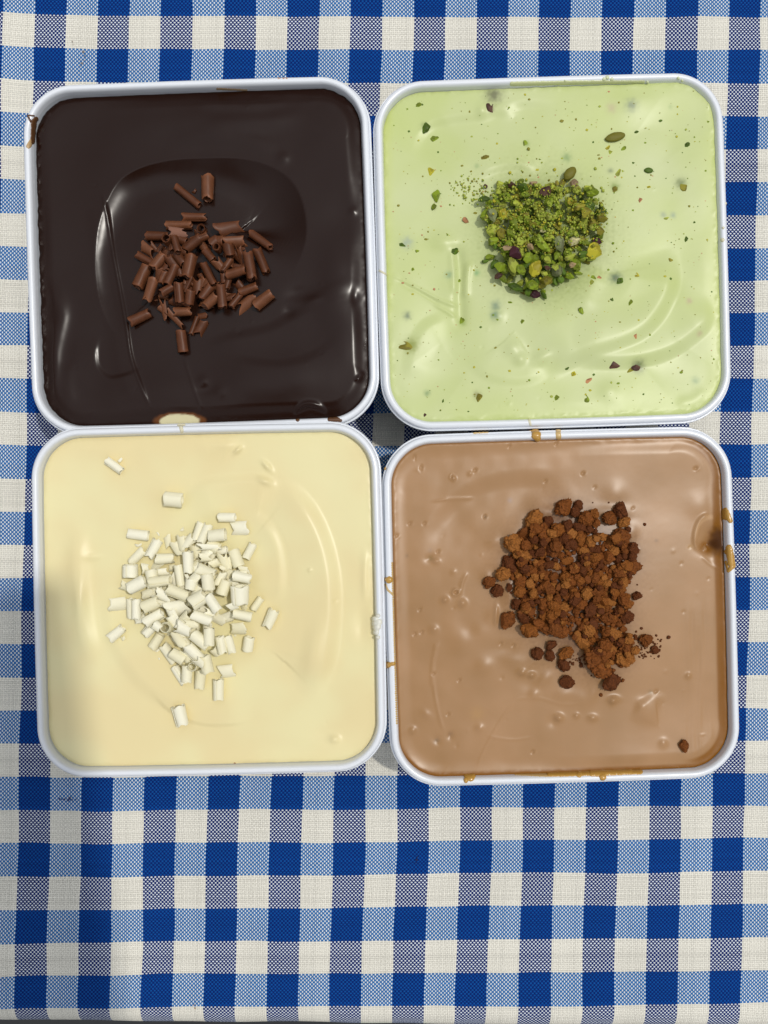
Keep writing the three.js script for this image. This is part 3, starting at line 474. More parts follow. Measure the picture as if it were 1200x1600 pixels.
smear('white', 'white', [[586, 967, 5], [585, 974, 6, 1], [589, 980, 6, 0.9], [588, 988, 4.5, 0.8], [591, 996, 3, 0.7], [591, 962, 3, 0.8], [592, 972, 5, 0.6]], 1.3, wax, 'cream_smear', 'white flake of cream on the right rim');
smear('white', 'white', [[557, 665, 3], [553, 664, 2], [561, 667, 2]], 0.6, creamy, 'cream_smear');
smear('green', 'green', [...line(593, 423, 606, 430, 1.6, 1.4, 0.6)], 0.3, creamy, 'cream_smear');
smear('green', 'green', [...line(826, 653, 829, 664, 2, 1.6, 0.5)], 0.3, creamy, 'cream_smear');
smear('green', 'green', [[949, 121, 3], [944, 124, 3, 0.7], [956, 124, 3, 0.6], [1060, 122, 2.5], [1066, 126, 2, 0.6], [1012, 128, 2], [883, 126, 1.5]], 0.5, new THREE.MeshPhysicalMaterial({ color: C(0.66, 0.70, 0.45), roughness: 0.35 }), 'cream_smear');
smear('green', 'green', [...line(800, 131, 905, 129, 3.5, 3.5, 0.5, 36), ...line(905, 129, 1005, 128, 3.5, 2.5, 0.5, 36)], 0.5, new THREE.MeshPhysicalMaterial({ color: C(0.60, 0.64, 0.34), roughness: 0.25, clearcoat: 0.4 }), 'cream_smear');
smear('green', 'green', [[1129, 375, 3, 0.8], [1136, 318, 3, 0.7], [1130, 356, 2, 0.5]], 0.5, creamy, 'cream_smear');

// ------------------------------------------------------------------ dropping toppings onto the ice cream
function pile(key) {                                        // a height map of what lies there already
  const F = FILL[key], S = 0.0003, n = 460, x0 = F.t.cx - n * S / 2, z0 = F.t.cz - n * S / 2, H = new Float32Array(n * n).fill(-1);
  const get = (i, j) => { const k = j * n + i; if (H[k] < 0) H[k] = F.at(x0 + i * S, z0 + j * S); return H[k]; };
  const each = (ax, az, bx, bz, r, f) => {
    const i0 = Math.max(0, Math.floor((Math.min(ax, bx) - r - x0) / S)), i1 = Math.min(n - 1, Math.ceil((Math.max(ax, bx) + r - x0) / S));
    const j0 = Math.max(0, Math.floor((Math.min(az, bz) - r - z0) / S)), j1 = Math.min(n - 1, Math.ceil((Math.max(az, bz) + r - z0) / S));
    const dx = bx - ax, dz = bz - az, l2 = dx * dx + dz * dz || 1e-12;
    for (let j = j0; j <= j1; j++) for (let i = i0; i <= i1; i++) {
      const x = x0 + i * S, z = z0 + j * S, u = clamp(((x - ax) * dx + (z - az) * dz) / l2), d = Math.hypot(x - ax - dx * u, z - az - dz * u);
      if (d < r) f(i, j, Math.sqrt(r * r - d * d));
    }
  };
  return {
    drop(ax, az, bx, bz, r, ry = r, sink = 0.1, soft = 0.35) {     // returns the height at which its middle comes to rest
      let hi = -1, sum = 0, c = 0; const k = ry / r;
      each(ax, az, bx, bz, r, (i, j, q) => { const h = get(i, j) + q * k; hi = Math.max(hi, h); sum += h; c++; });
      if (!c) { const i = clamp(Math.round((ax - x0) / S), 0, n - 1), j = clamp(Math.round((az - z0) / S), 0, n - 1); return get(i, j) + ry * (0.6 - sink); }
      const y = (hi * (1 - soft) + (sum / c + ry * 0.3) * soft) - ry * sink;
      each(ax, az, bx, bz, r, (i, j, q) => { H[j * n + i] = Math.max(get(i, j), y + q * k); });
      return y;
    },
  };
}
const zone = (x, y, hw, hh) => { const a = x / hw, b = y / hh, v = b < -0.33 ? 'upper' : b > 0.33 ? 'lower' : '', h = a < -0.33 ? 'left' : a > 0.33 ? 'right' : ''; return v && h ? `${v} ${h}` : v ? `${v} middle` : h ? `${h} side` : 'centre'; };
const lies = (dx, dy) => Math.abs(dx) > 2.4 * Math.abs(dy) ? 'lying level' : Math.abs(dy) > 2.4 * Math.abs(dx) ? 'lying upright' : dx * dy < 0 ? 'slanting up right' : 'slanting down right';
// a shaving rolled on itself: axis along x (length 1), radius 1; each end is ragged
function curlGeo(turns, thick, rag, cone, sd) {
  const NP = Math.max(10, Math.round(26 * turns)), NL = 7, P = [], idx = [], K = [];
  const end = (p, side) => side * (0.5 - rag * (0.5 + 0.5 * Math.sin(p * 3.1 + sd * 7 + side)) * (0.4 + 0.6 * Math.abs(noise(p * 5 + sd, side * 3, sd))) - rag * 0.35 * Math.abs(noise(p * 14, sd, side)));
  for (let s = 0; s < 2; s++) for (let i = 0; i <= NP; i++) for (let j = 0; j <= NL; j++) {
    const f = i / NP, a = f * turns * Math.PI * 2, l = j / NL, x = end(a, -1) + (end(a, 1) - end(a, -1)) * l;
    const edge = s * thick * (0.7 + 0.3 * Math.sin(f * Math.PI));
    const r = (1 - 0.17 * a / (Math.PI * 2)) * (1 + cone * x) * (1 + 0.04 * noise(a * 1.5, x * 3, sd)) - edge;
    P.push(x, r * Math.cos(a), r * Math.sin(a)); const kk = (j === 0 || j === NL || i === NP ? 1.45 : 1) * (0.9 + 0.25 * noise(a * 2, x * 4, sd + 3) + 0.12 * noise(a * 9, x * 2, sd)) * (s ? 0.85 : 1); K.push(kk, kk, kk);
  }
  const M = (NP + 1) * (NL + 1), q = (a, b, c, d) => idx.push(a, b, c, b, d, c);
  for (let i = 0; i < NP; i++) for (let j = 0; j < NL; j++) { const a = i * (NL + 1) + j, b = a + 1, c = a + NL + 1, d = c + 1; q(a, c, b, d); q(M + a, M + b, M + c, M + d); }
  for (let i = 0; i < NP; i++) { let a = i * (NL + 1), c = a + NL + 1; q(a, M + a, c, M + c); a += NL; c += NL; q(a, c, M + a, M + c); }
  for (let j = 0; j < NL; j++) { let a = j; q(a, a + 1, M + a, M + a + 1); a += NP * (NL + 1); q(a, M + a, a + 1, M + a + 1); }
  let g = new THREE.BufferGeometry(); g.setAttribute('position', new THREE.Float32BufferAttribute(P, 3)); g.setAttribute('color', new THREE.Float32BufferAttribute(K, 3)); g.setIndex(idx);
  g = g.toNonIndexed(); g.computeVertexNormals();
  // smooth along the roll, crisp at the cut edges
  g.deleteAttribute('normal'); g = mergeVertices(g, 1e-6); g.computeVertexNormals();
  return g;
}
const curls = [], flakes = [];
for (let i = 0; i < 7; i++) curls.push(curlGeo(rr(1.15, 1.75), 0.15, rr(0.06, 0.2), rr(-0.16, 0.16), i * 3.7 + 1));
for (let i = 0; i < 5; i++) flakes.push(curlGeo(rr(0.26, 0.45), 0.13, rr(0.3, 0.55), rr(-0.4, 0.4), i * 5.3 + 2));
function layCurl(F, heap, e, ox, oy, sc, mats, name, label, cat, group) {
  // e = [x0, y0, x1, y1, width, kind] in an enlarged part of the photograph
  const [x0, y0, x1, y1, w, kind = 'c'] = e, ps = (a, o) => o + a / sc, H = HF + 0.002;
  const ax = wx(ps(x0, ox), H), az = wz(ps(y0, oy), H), bx = wx(ps(x1, ox), H), bz = wz(ps(y1, oy), H), wid = w / sc * mAt(H) * (kind === 'f' ? 1.05 : name.startsWith('white') ? rr(1.0, 1.22) : rr(0.86, 1.08));
  const L = Math.max(0.0012, Math.hypot(bx - ax, bz - az)), cx = (ax + bx) / 2, cz = (az + bz) / 2, ang = Math.atan2(-(bz - az), bx - ax);
  const m = new THREE.Mesh(kind === 'f' ? flakes[Math.floor(rnd() * flakes.length)] : curls[Math.floor(rnd() * curls.length)], mats[Math.floor(rnd() * mats.length)]);
  m.castShadow = m.receiveShadow = true;
  const q = new THREE.Quaternion(), Y = new THREE.Vector3(0, 1, 0), Z = new THREE.Vector3(0, 0, 1), X = new THREE.Vector3(1, 0, 0);
  if (kind === 'r') {                                       // standing on end
    const r = wid / 2; const y = heap.drop(cx, cz, cx, cz, r, r * 1.2, 0.2);
    m.scale.set(r * 2.6, r, r); q.setFromAxisAngle(Y, rr(0, 6)).multiply(new THREE.Quaternion().setFromAxisAngle(Z, Math.PI / 2 + rr(-0.25, 0.25))); m.position.set(cx, y, cz);
  } else if (kind === 'f') {                                // a flat curved flake
    const r = wid * 0.62; const y = heap.drop(cx, cz, cx, cz, wid * 0.45, wid * 0.16, 0.1, 0.5);
    m.scale.set(L * 1.15, r, r); q.setFromAxisAngle(Y, ang).multiply(new THREE.Quaternion().setFromAxisAngle(Z, rr(-0.25, 0.25))).multiply(new THREE.Quaternion().setFromAxisAngle(X, rr(-0.9, -0.2)));
    m.position.set(cx, y - r * 0.62, cz);
  } else {
    const r = wid / 2, dx = (bx - ax) * 0.32, dz = (bz - az) * 0.32; const y = heap.drop(cx - dx, cz - dz, cx + dx, cz + dz, r * 0.92, r * 0.92, 0.2);
    m.scale.set(L, r, r); q.setFromAxisAngle(Y, ang).multiply(new THREE.Quaternion().setFromAxisAngle(Z, rr(-0.1, 0.1))).multiply(new THREE.Quaternion().setFromAxisAngle(X, rr(0, 6.28)));
    m.position.set(cx, y, cz);
  }
  m.quaternion.copy(q);
  return put(m, name, label, cat, group);
}
const tell = (what, [x0, y0, x1, y1, w, k], cx, cy, hw, hh) => `${w < 27 ? 'tiny' : k === 'f' ? 'flat' : k === 'r' ? 'ring shaped' : w > 70 ? 'fat rolled' : 'rolled'} ${what} shaving ${k === 'r' ? 'seen end on' : lies(x1 - x0, y1 - y0)}, ${zone((x0 + x1) / 2 - cx, (y0 + y1) / 2 - cy, hw, hh)} of the heap`;
const matt = (r, g, b, rough = 0.55, o = {}) => new THREE.MeshPhysicalMaterial({ color: C(r, g, b), roughness: rough, specularIntensity: 0.45, side: THREE.DoubleSide, ...o });

// dark chocolate curls
{
  const mats = [[0.128, 0.044, 0.018], [0.095, 0.031, 0.012], [0.160, 0.059, 0.026], [0.112, 0.038, 0.016]].map((c) => matt(...c, 0.42, { vertexColors: true })), F = FILL.dark, heap = pile('dark');
  const lone = {
    0: 'dark chocolate curl lying aslant above the heap, the left of the upper pair', 1: 'upright dark chocolate curl above the heap, the right of the upper pair',
    9: 'dark chocolate curl sticking out at the upper right of the curl heap', 37: 'fat dark chocolate curl at the lower right end of the curl heap',
    46: 'crumbled dark chocolate curl apart at the lower left of the curl heap', 47: 'dark chocolate curl standing lowest of all below the curl heap',
    17: 'fat dark chocolate curl at the left edge of the curl heap', 6: 'dark chocolate curl seen end on as a ring near the top of the heap',
    5: 'pale dusty half moon chocolate flake at the upper left of the curl heap', 7: 'large ragged chocolate flake at the top right of the curl heap',
  };
  const L = [[385, 190, 550, 325, 58], [605, 120, 605, 295, 85], [320, 462, 505, 462, 66], [430, 405, 600, 405, 62], [190, 538, 350, 540, 72], [352, 530, 490, 540, 75, 'f'], [585, 512, 586, 512, 64, 'r'], [650, 500, 830, 450, 120, 'f'], [709, 580, 860, 560, 90, 'f'], [890, 510, 1045, 625, 62], [475, 660, 590, 570, 72], [375, 612, 376, 612, 62, 'r'], [690, 640, 691, 640, 56, 'r'], [420, 590, 450, 700, 62], [175, 590, 250, 650, 75, 'f'], [130, 660, 260, 735, 62], [260, 780, 340, 680, 72], [205, 740, 140, 890, 88], [275, 840, 220, 1000, 78], [360, 690, 450, 820, 64, 'f'], [525, 690, 490, 850, 92], [360, 890, 420, 760, 70], [440, 880, 450, 1020, 66], [590, 735, 670, 890, 62], [890, 670, 925, 860, 80], [940, 630, 1010, 800, 76], [750, 830, 885, 790, 80], [760, 620, 780, 710, 82], [830, 610, 850, 740, 42, 'f'], [660, 700, 730, 780, 62, 'f'], [600, 650, 660, 720, 60], [825, 930, 950, 880, 62], [650, 890, 580, 985, 72], [690, 960, 610, 1030, 80], [715, 890, 730, 1050, 76], [770, 1030, 840, 940, 52], [810, 1040, 940, 940, 72, 'f'], [930, 1020, 1050, 930, 96], [320, 950, 400, 900, 70], [520, 930, 505, 1030, 66], [480, 945, 530, 840, 26], [400, 1070, 520, 1068, 64], [320, 960, 350, 1120, 52, 'f'], [360, 1050, 460, 1160, 44, 'f'], [500, 1210, 545, 1080, 38], [540, 1200, 590, 1110, 62, 'f'], [90, 1130, 230, 1060, 80], [436, 1180, 452, 1330, 76], [280, 650, 310, 600, 50], [540, 590, 640, 610, 50, 'f'], [220, 580, 280, 650, 34, 'f'], [700, 870, 760, 900, 60], [560, 800, 600, 870, 54], [740, 770, 800, 740, 50, 'f'], [290, 1020, 330, 1050, 52], [540, 1080, 610, 1070, 42, 'f'], [640, 560, 700, 600, 50, 'f'], [470, 700, 440, 740, 46, 'f'], [600, 990, 660, 900, 40, 'f'], [510, 215, 515, 220, 34, 'f']];
  for (let i = 0; i < 52; i++) { const a = rr(0, 6.28), d = Math.sqrt(rnd()), x = 570 + 330 * d * Math.cos(a), y = 790 + 250 * d * Math.sin(a), b = rr(0, 3.14), l = rr(30, 75); L.push([x - l * Math.cos(b), y - l * Math.sin(b), x + l * Math.cos(b), y + l * Math.sin(b), rr(48, 78), rnd() < 0.4 ? 'f' : 'c']); }
  for (let i = 0; i < 26; i++) { const a = rr(0, 6.28), d = rr(0.3, 1.12), x = 570 + 430 * d * Math.cos(a), y = 780 + 330 * d * Math.sin(a), b = rr(0, 3.14), l = rr(8, 20); L.push([x - l * Math.cos(b), y - l * Math.sin(b), x + l * Math.cos(b), y + l * Math.sin(b), rr(12, 26), 'f']); }
  // the ones that lie lowest go down first; the list's last stray pieces fill the gaps under the rest
  const order = L.map((_, i) => i).sort((a, b) => (a >= 48 ? -1 : 0) - (b >= 48 ? -1 : 0));
  for (const i of order) layCurl(F, heap, L[i], 180, 240, 4.2857, i === 5 ? [matt(0.24, 0.115, 0.078, 0.8)] : mats, i in lone && (i === 5 || i === 7) ? 'chocolate_flake' : 'chocolate_curl', lone[i] || tell('brown chocolate', L[i], 585, 760, 480, 420), 'chocolate curl', 'dark chocolate shavings in the heap');
}
// white chocolate curls
{
  const mats = [[0.88, 0.84, 0.63], [0.91, 0.88, 0.70], [0.86, 0.81, 0.57]].map((c) => matt(...c, 0.5)), F = FILL.white, heap = pile('white');
  const lone = {
    0: 'thin white chocolate curl alone near the top left corner of the cream ice cream', 1: 'short fat white chocolate curl alone above the white heap',
    2: 'white chocolate curl lying level at the top right of the white heap', 3: 'white chocolate flake just below the level curl at the top right of the white heap',
    4: 'white chocolate curl lying level at the top left of the white heap', 44: 'white triangular chocolate flake at the left end of the white heap',
    58: 'white chocolate curl alone to the right of the white heap', 59: 'white chocolate curl alone at the lower left of the white heap',
    77: 'white chocolate curl standing upright just below the white heap', 78: 'white chocolate curl lowest of all, well below the white heap',
    76: 'broad white chocolate flake at the lower right of the white heap',
  };
  const L = [[60, 65, 150, 130, 42], [385, 280, 490, 290, 78], [680, 387, 780, 387, 58], [755, 445, 855, 440, 78, 'f'], [180, 475, 295, 490, 58], [595, 410, 560, 515, 44], [640, 420, 590, 530, 52], [640, 490, 735, 480, 66], [525, 570, 530, 695, 62], [585, 540, 705, 545, 34, 'f'],
    [350, 510, 295, 610, 58], [400, 490, 410, 560, 52, 'f'], [440, 520, 490, 590, 62, 'f'], [270, 560, 190, 640, 46], [335, 615, 440, 610, 62], [205, 645, 205, 715, 74], [270, 665, 310, 665, 50, 'f'], [150, 745, 200, 770, 60, 'f'], [200, 780, 295, 730, 70], [320, 690, 410, 680, 44, 'f'],
    [315, 740, 440, 725, 60], [400, 665, 440, 660, 46, 'f'], [470, 645, 490, 765, 52], [700, 570, 725, 660, 52, 'f'], [580, 590, 660, 600, 62, 'f'], [640, 640, 690, 620, 52, 'f'], [765, 565, 800, 660, 60], [880, 530, 835, 615, 50], [800, 660, 860, 670, 42, 'f'], [770, 700, 875, 725, 52],
    [640, 690, 650, 780, 70], [680, 760, 725, 680, 46, 'f'], [740, 730, 710, 810, 66], [815, 755, 815, 865, 100], [920, 830, 870, 900, 46], [265, 820, 330, 790, 52, 'f'], [280, 880, 375, 840, 62], [290, 965, 390, 905, 56], [345, 780, 440, 830, 72, 'f'], [420, 770, 540, 820, 62], [410, 890, 530, 860, 96, 'f'],
    [560, 850, 640, 800, 72], [650, 800, 710, 890, 56], [560, 910, 670, 950, 56], [60, 860, 165, 850, 90, 'f'], [205, 830, 205, 945, 46], [246, 830, 246, 945, 46], [620, 890, 680, 910, 44, 'f'], [500, 950, 600, 965, 46, 'f'], [690, 950, 770, 920, 62, 'f'], [770, 910, 875, 935, 56], [760, 990, 850, 980, 82, 'f'], [420, 985, 421, 985, 62, 'r'], [350, 960, 390, 990, 44], [310, 1110, 365, 1030, 56], [460, 1010, 520, 1090, 54, 'f'], [560, 1010, 650, 1090, 66], [655, 980, 655, 1080, 56],
    [995, 895, 950, 1000, 56], [75, 1060, 155, 995, 54], [705, 1030, 725, 1130, 52], [745, 1030, 775, 1130, 44], [855, 1045, 840, 1130, 60], [375, 1090, 445, 1190, 52], [440, 1120, 515, 1165, 60], [530, 1080, 620, 1165, 62], [625, 1130, 650, 1230, 66], [435, 1210, 500, 1310, 46], [525, 1190, 520, 1290, 52], [585, 1220, 575, 1340, 56], [560, 1195, 561, 1195, 50, 'r'], [490, 960, 560, 1000, 60, 'f'], [750, 870, 800, 850, 50, 'f'], [590, 1130, 640, 1180, 60, 'f'], [660, 1100, 700, 1130, 56, 'f'], [600, 700, 560, 740, 60, 'f'], [680, 1235, 765, 1225, 86, 'f'], [685, 1280, 685, 1400, 56], [460, 1425, 490, 1540, 66], [520, 740, 590, 760, 66, 'f'], [440, 900, 480, 960, 50, 'f'], [135, 60, 140, 65, 40, 'f'], [235, 525, 240, 545, 46, 'f'], [150, 1040, 160, 1070, 40, 'f'], [610, 770, 640, 830, 60, 'f']];
  for (let i = 0; i < 72; i++) { const a = rr(0, 6.28), d = Math.sqrt(rnd()), x = 540 + 310 * d * Math.cos(a), y = 840 + 330 * d * Math.sin(a), b = rr(0, 3.14), l = rr(28, 58); if (y > 1000 && Math.abs(x - 560) > 180) continue; L.push([x - l * Math.cos(b), y - l * Math.sin(b), x + l * Math.cos(b), y + l * Math.sin(b), rr(44, 68), rnd() < 0.5 ? 'f' : 'c']); }
  for (let i = 0; i < 24; i++) { const a = rr(0, 6.28), d = rr(0.3, 1.1), x = 530 + 360 * d * Math.cos(a), y = 850 + 390 * d * Math.sin(a), b = rr(0, 3.14), l = rr(8, 18); L.push([x - l * Math.cos(b), y - l * Math.sin(b), x + l * Math.cos(b), y + l * Math.sin(b), rr(12, 24), 'f']); }
  const order = L.map((_, i) => i).sort((a, b) => (a >= 79 ? -1 : 0) - (b >= 79 ? -1 : 0));
  for (const i of order) layCurl(F, heap, L[i], 150, 700, 3.5567, mats, [3, 44, 76].includes(i) ? 'white_chocolate_flake' : 'white_chocolate_curl', lone[i] || tell('white chocolate', L[i], 530, 860, 400, 460), 'chocolate curl', 'white chocolate shavings in the heap');
}
// a crumb: a lump with a grainy skin; flat > 0 cuts facets into it
function lumpGeo(detail, big, fine, flat, sd, facets) {
  let g = new THREE.IcosahedronGeometry(1, detail); g.deleteAttribute('uv'); g.deleteAttribute('normal'); g = mergeVertices(g, 1e-4);
  const p = g.attributes.position, v = new THREE.Vector3(), planes = [], tone = [];
  for (let i = 0; i < flat; i++) planes.push([new THREE.Vector3(rr(-1, 1), rr(-1, 1), rr(-1, 1)).normalize(), rr(0.48, 0.82)]);
  for (let i = 0; i < p.count; i++) {
    v.fromBufferAttribute(p, i); const n = v.clone();
    let r = 1 + big * fbm(n.x * 1.5 + sd, n.y * 1.5, n.z * 1.5 + sd) + fine * (noise(n.x * 7 + sd, n.y * 7, n.z * 7) + 0.8 * Math.abs(noise(n.x * 14, n.y * 14 + sd, n.z * 14)));
    let cut = 0; for (const [q, d] of planes) { const c = n.dot(q); if (c > 0 && r * c > d) { r = d / c; cut = 1; } } tone.push(cut);
    v.multiplyScalar(r); p.setXYZ(i, v.x, v.y, v.z);
  }
  if (facets) { g.setAttribute('color', new THREE.Float32BufferAttribute(tone.flatMap((c) => c ? [1.12, 1.1, 1.0] : [0.66, 0.62, 0.6]), 3)); g = g.toNonIndexed(); }
  g.computeVertexNormals(); return g;
}
// biscuit crumbs
{
  const geos = [0, 1, 2, 3, 4, 5, 6, 7].map((i) => lumpGeo(10, 0.34, 0.25, i % 3 ? 0 : 2, i * 7.7 + 3)), F = FILL.brown, heap = pile('brown');
  const grain = (() => {                                       // sandy colour of baked crumb
    const S = 128, d = new Uint8Array(S * S * 4);
    for (let y = 0; y < S; y++) for (let x = 0; x < S; x++) { const k = (y * S + x) * 4, n = 0.72 + 0.28 * rnd() + 0.25 * noise(x / 9, y / 9, 2); d[k] = d[k + 1] = d[k + 2] = 255 * clamp(n); d[k + 3] = 255; }
    const t = new THREE.DataTexture(d, S, S); t.wrapS = t.wrapT = THREE.RepeatWrapping; t.magFilter = THREE.LinearFilter; t.colorSpace = THREE.SRGBColorSpace; t.needsUpdate = true; return t;
  })();
  for (const g of geos) { const p = g.attributes.position, uv = []; for (let i = 0; i < p.count; i++) uv.push(p.getX(i) * 0.35 + p.getY(i) * 0.12, p.getZ(i) * 0.35 + p.getY(i) * 0.17); g.setAttribute('uv', new THREE.Float32BufferAttribute(uv, 2)); }
  const mats = [[0.29, 0.092, 0.013], [0.22, 0.065, 0.010], [0.14, 0.038, 0.007], [0.38, 0.138, 0.026], [0.25, 0.074, 0.011]].map((c) => matt(...c, 0.8, { map: grain, side: THREE.FrontSide }));
  const lay = (x, y, r, label, my = 0) => {
    const H = HF + 0.002, X = wx(740 + x / 3.75, H), Z = wz(760 + y / 3.75, H), R = r / 3.75 * mAt(H) * 0.9;
    const m = new THREE.Mesh(geos[Math.floor(rnd() * geos.length)], mats[my ?? Math.floor(rnd() * mats.length)]);
    const fy = rr(0.6, 0.85); m.scale.set(R * rr(0.85, 1.25), R * fy, R * rr(0.8, 1.1));
    m.rotation.set(rr(-0.3, 0.3), rr(0, 6.28), rr(-0.3, 0.3)); m.castShadow = m.receiveShadow = true;
    m.position.set(X, heap.drop(X, Z, X, Z, R, R * fy, 0.16, 0.5), Z);
    put(m, 'biscuit_crumb', label || `${r > 40 ? 'large' : r > 29 ? 'middling' : 'small'} ${TONE[my]} biscuit crumb, ${zone(x - 580, y - 640, 380, 430)} of the heap`, 'crumb', 'biscuit crumbs on the light brown ice cream');
  };
  const TONE = ['brown', 'middle brown', 'dark brown', 'pale tan', 'reddish brown'], HEAP = null, pk = () => Math.floor(rnd() * 5);
  const poly = [[300, 250], [440, 240], [640, 220], [800, 290], [930, 350], [930, 500], [880, 600], [910, 680], [900, 770], [880, 830], [950, 900], [930, 1010], [830, 1080], [700, 1040], [640, 960], [560, 860], [430, 840], [290, 790], [240, 690], [230, 560], [200, 500], [220, 360]];
  const inside = (x, y) => { let c = false; for (let i = 0, j = poly.length - 1; i < poly.length; j = i++) { const [a, b] = poly[i], [d, e] = poly[j]; if (b > y !== e > y && x < (d - a) * (y - b) / (e - b) + a) c = !c; } return c; };
  const edge = [[295, 270, 42], [230, 335, 55], [275, 400, 45], [210, 460, 45], [170, 510, 38], [275, 557, 40], [250, 690, 35], [290, 770, 36], [425, 820, 46], [520, 850, 40], [865, 300, 46], [930, 370, 44], [920, 470, 46], [880, 560, 36], [740, 1060, 58], [690, 1000, 50], [640, 920, 42], [910, 1010, 36], [900, 940, 48], [820, 880, 42], [400, 280, 50], [490, 255, 45], [570, 268, 40], [655, 190, 50], [700, 160, 30], [712, 215, 28], [438, 205, 30], [350, 200, 52], [797, 1140, 50], [900, 765, 38], [905, 690, 27], [320, 832, 50]];
  const done = [];
  for (const [x, y, r] of edge) { lay(x, y, r, HEAP, pk()); done.push([x, y, r]); }
  // packing inside: a close lower layer, then a looser upper one
  let n = 0;
  for (let k = 0; k < 6000 && n < 178; k++) { const r = rr(17, 38), x = rr(180, 950), y = rr(230, 1080); if (!inside(x, y) || done.some(([a, b, c]) => Math.hypot(a - x, b - y) < (c + r) * 0.53)) continue; lay(x, y, r, HEAP, pk()); done.push([x, y, r]); n++; }
  const top = []; n = 0;
  for (let k = 0; k < 6000 && n < 66; k++) { const r = 13 + 28 * rnd() * rnd(), x = rr(240, 930), y = rr(270, 1040); if (!inside(x, y) || top.some(([a, b, c]) => Math.hypot(a - x, b - y) < (c + r) * 0.95)) continue; lay(x, y, r, HEAP, pk()); top.push([x, y, r]); n++; }
  const strays = [
    [530, 125, 52, 'large round biscuit crumb at the top of the brown crumb heap', 4], [613, 115, 30, 'small dark biscuit crumb, upper of the two right of the large round crumb', 2], [590, 152, 28, 'small dark biscuit crumb, lower of the two right of the large round crumb', 2],
    [865, 140, 46, 'dark biscuit crumb uppermost in the little group at the top right of the heap', 2], [795, 185, 42, 'biscuit crumb at the left of the little group at the top right of the heap', 1], [880, 210, 32, 'pale tan biscuit crumb in the little group at the top right of the heap', 3], [908, 252, 18, 'tiny biscuit crumb lowest in the little group at the top right of the heap', 2],
    [90, 560, 36, 'biscuit crumb farthest left of the crumb heap', 1], [138, 610, 35, 'dark biscuit crumb second from the left beside the crumb heap', 2], [208, 592, 20, 'tiny biscuit crumb between the left strays and the crumb heap', 2],
    [190, 782, 52, 'large dark biscuit crumb at the lower left of the crumb heap', 1], [370, 978, 33, 'round dark biscuit crumb at the left of the group below the heap', 2], [455, 935, 35, 'rough biscuit crumb uppermost in the group below the heap', 2], [447, 990, 32, 'biscuit crumb right under the rough one in the group below the heap', 2], [540, 975, 42, 'rounded tan biscuit crumb at the right of the group below the heap', 0], [528, 1048, 36, 'flat dark biscuit crumb lowest in the group below the heap', 2],
    [545, 1145, 45, 'dark biscuit crumb alone below the group under the heap', 2], [958, 645, 28, 'smooth dark biscuit crumb alone at the right of the heap', 2], [1010, 900, 42, 'crumbly biscuit piece at the lower right of the heap', 1], [1068, 960, 24, 'small crumbling biscuit bit farthest right of the heap', 2], [1230, 1524, 34, 'round biscuit crumb alone near the bottom right corner of the brown ice cream', 1],
    [878, 1140, 11, 'tiny biscuit speck right of the lowest crumb of the heap', 1], [750, 1225, 11, 'tiny biscuit speck lowest under the heap', 1],
  ];
  for (const s of strays) lay(s[0], s[1], s[2], s[3], s[4]);
  // dust
  const dust = [], add = (x, y, r) => { const H = HF, X = wx(740 + x / 3.75, H), Z = wz(760 + y / 3.75, H), g = lumpGeo(1, 0.3, 0.2, 0, rnd() * 9); g.scale(r, r * 0.8, r).translate(X, F.at(X, Z) + r * 0.5, Z); dust.push(g); };
  const u = mAt(HF) / 3.75;
  for (const [x, y, r] of [[1140, 883, 11], [625, 1047, 10], [577, 1037, 9], [980, 830, 8], [1000, 222, 9], [955, 575, 5], [685, 1105, 5], [370, 165, 6], [215, 620, 7], [788, 95, 5], [1068, 872, 7], [1092, 905, 6], [250, 280, 6], [695, 95, 4]]) add(x, y, r * u);
  for (let i = 0; i < 60; i++) add(rr(950, 1100), rr(890, 1010), rr(3, 7) * u);
  for (let i = 0; i < 26; i++) add(rr(560, 650), rr(980, 1040), rr(3, 7) * u);
  for (let i = 0; i < 14; i++) add(rr(890, 960), rr(840, 900), rr(4, 9) * u);
  // the fine bed that the heap lies on
  const bed = [0, 1, 2].map((i) => lumpGeo(2, 0.4, 0.25, 0, i * 4.1 + 2)), fine = [[], []];
  for (let i = 0; i < 1500; i++) {
    const x = rr(180, 950), y = rr(230, 1080); if (!inside(x, y)) continue;
    const r = rr(7, 15) * u, X = wx(740 + x / 3.75, HF), Z = wz(760 + y / 3.75, HF);
    fine[i % 2].push(bed[i % 3].clone().rotateY(rr(0, 6)).scale(r, r * 0.8, r).translate(X, F.at(X, Z) + r * rr(0.2, 1.3), Z));
  }
  const low = new THREE.Group(); put(low, 'fine_crumbs', 'bed of fine brown biscuit crumbs under the heap on the light brown ice cream', 'crumbs', null, 'stuff');
  fine.forEach((f, i) => part(low, mergeGeometries(f), mats[i ? 4 : 1], 'fine_crumbs', null, 'stuff'));
  const m = new THREE.Mesh(mergeGeometries(dust), mats[2]); m.castShadow = m.receiveShadow = true;
  put(m, 'biscuit_dust', 'fine brown biscuit dust scattered at the lower right of the crumb heap', 'crumbs', null, 'stuff');
}
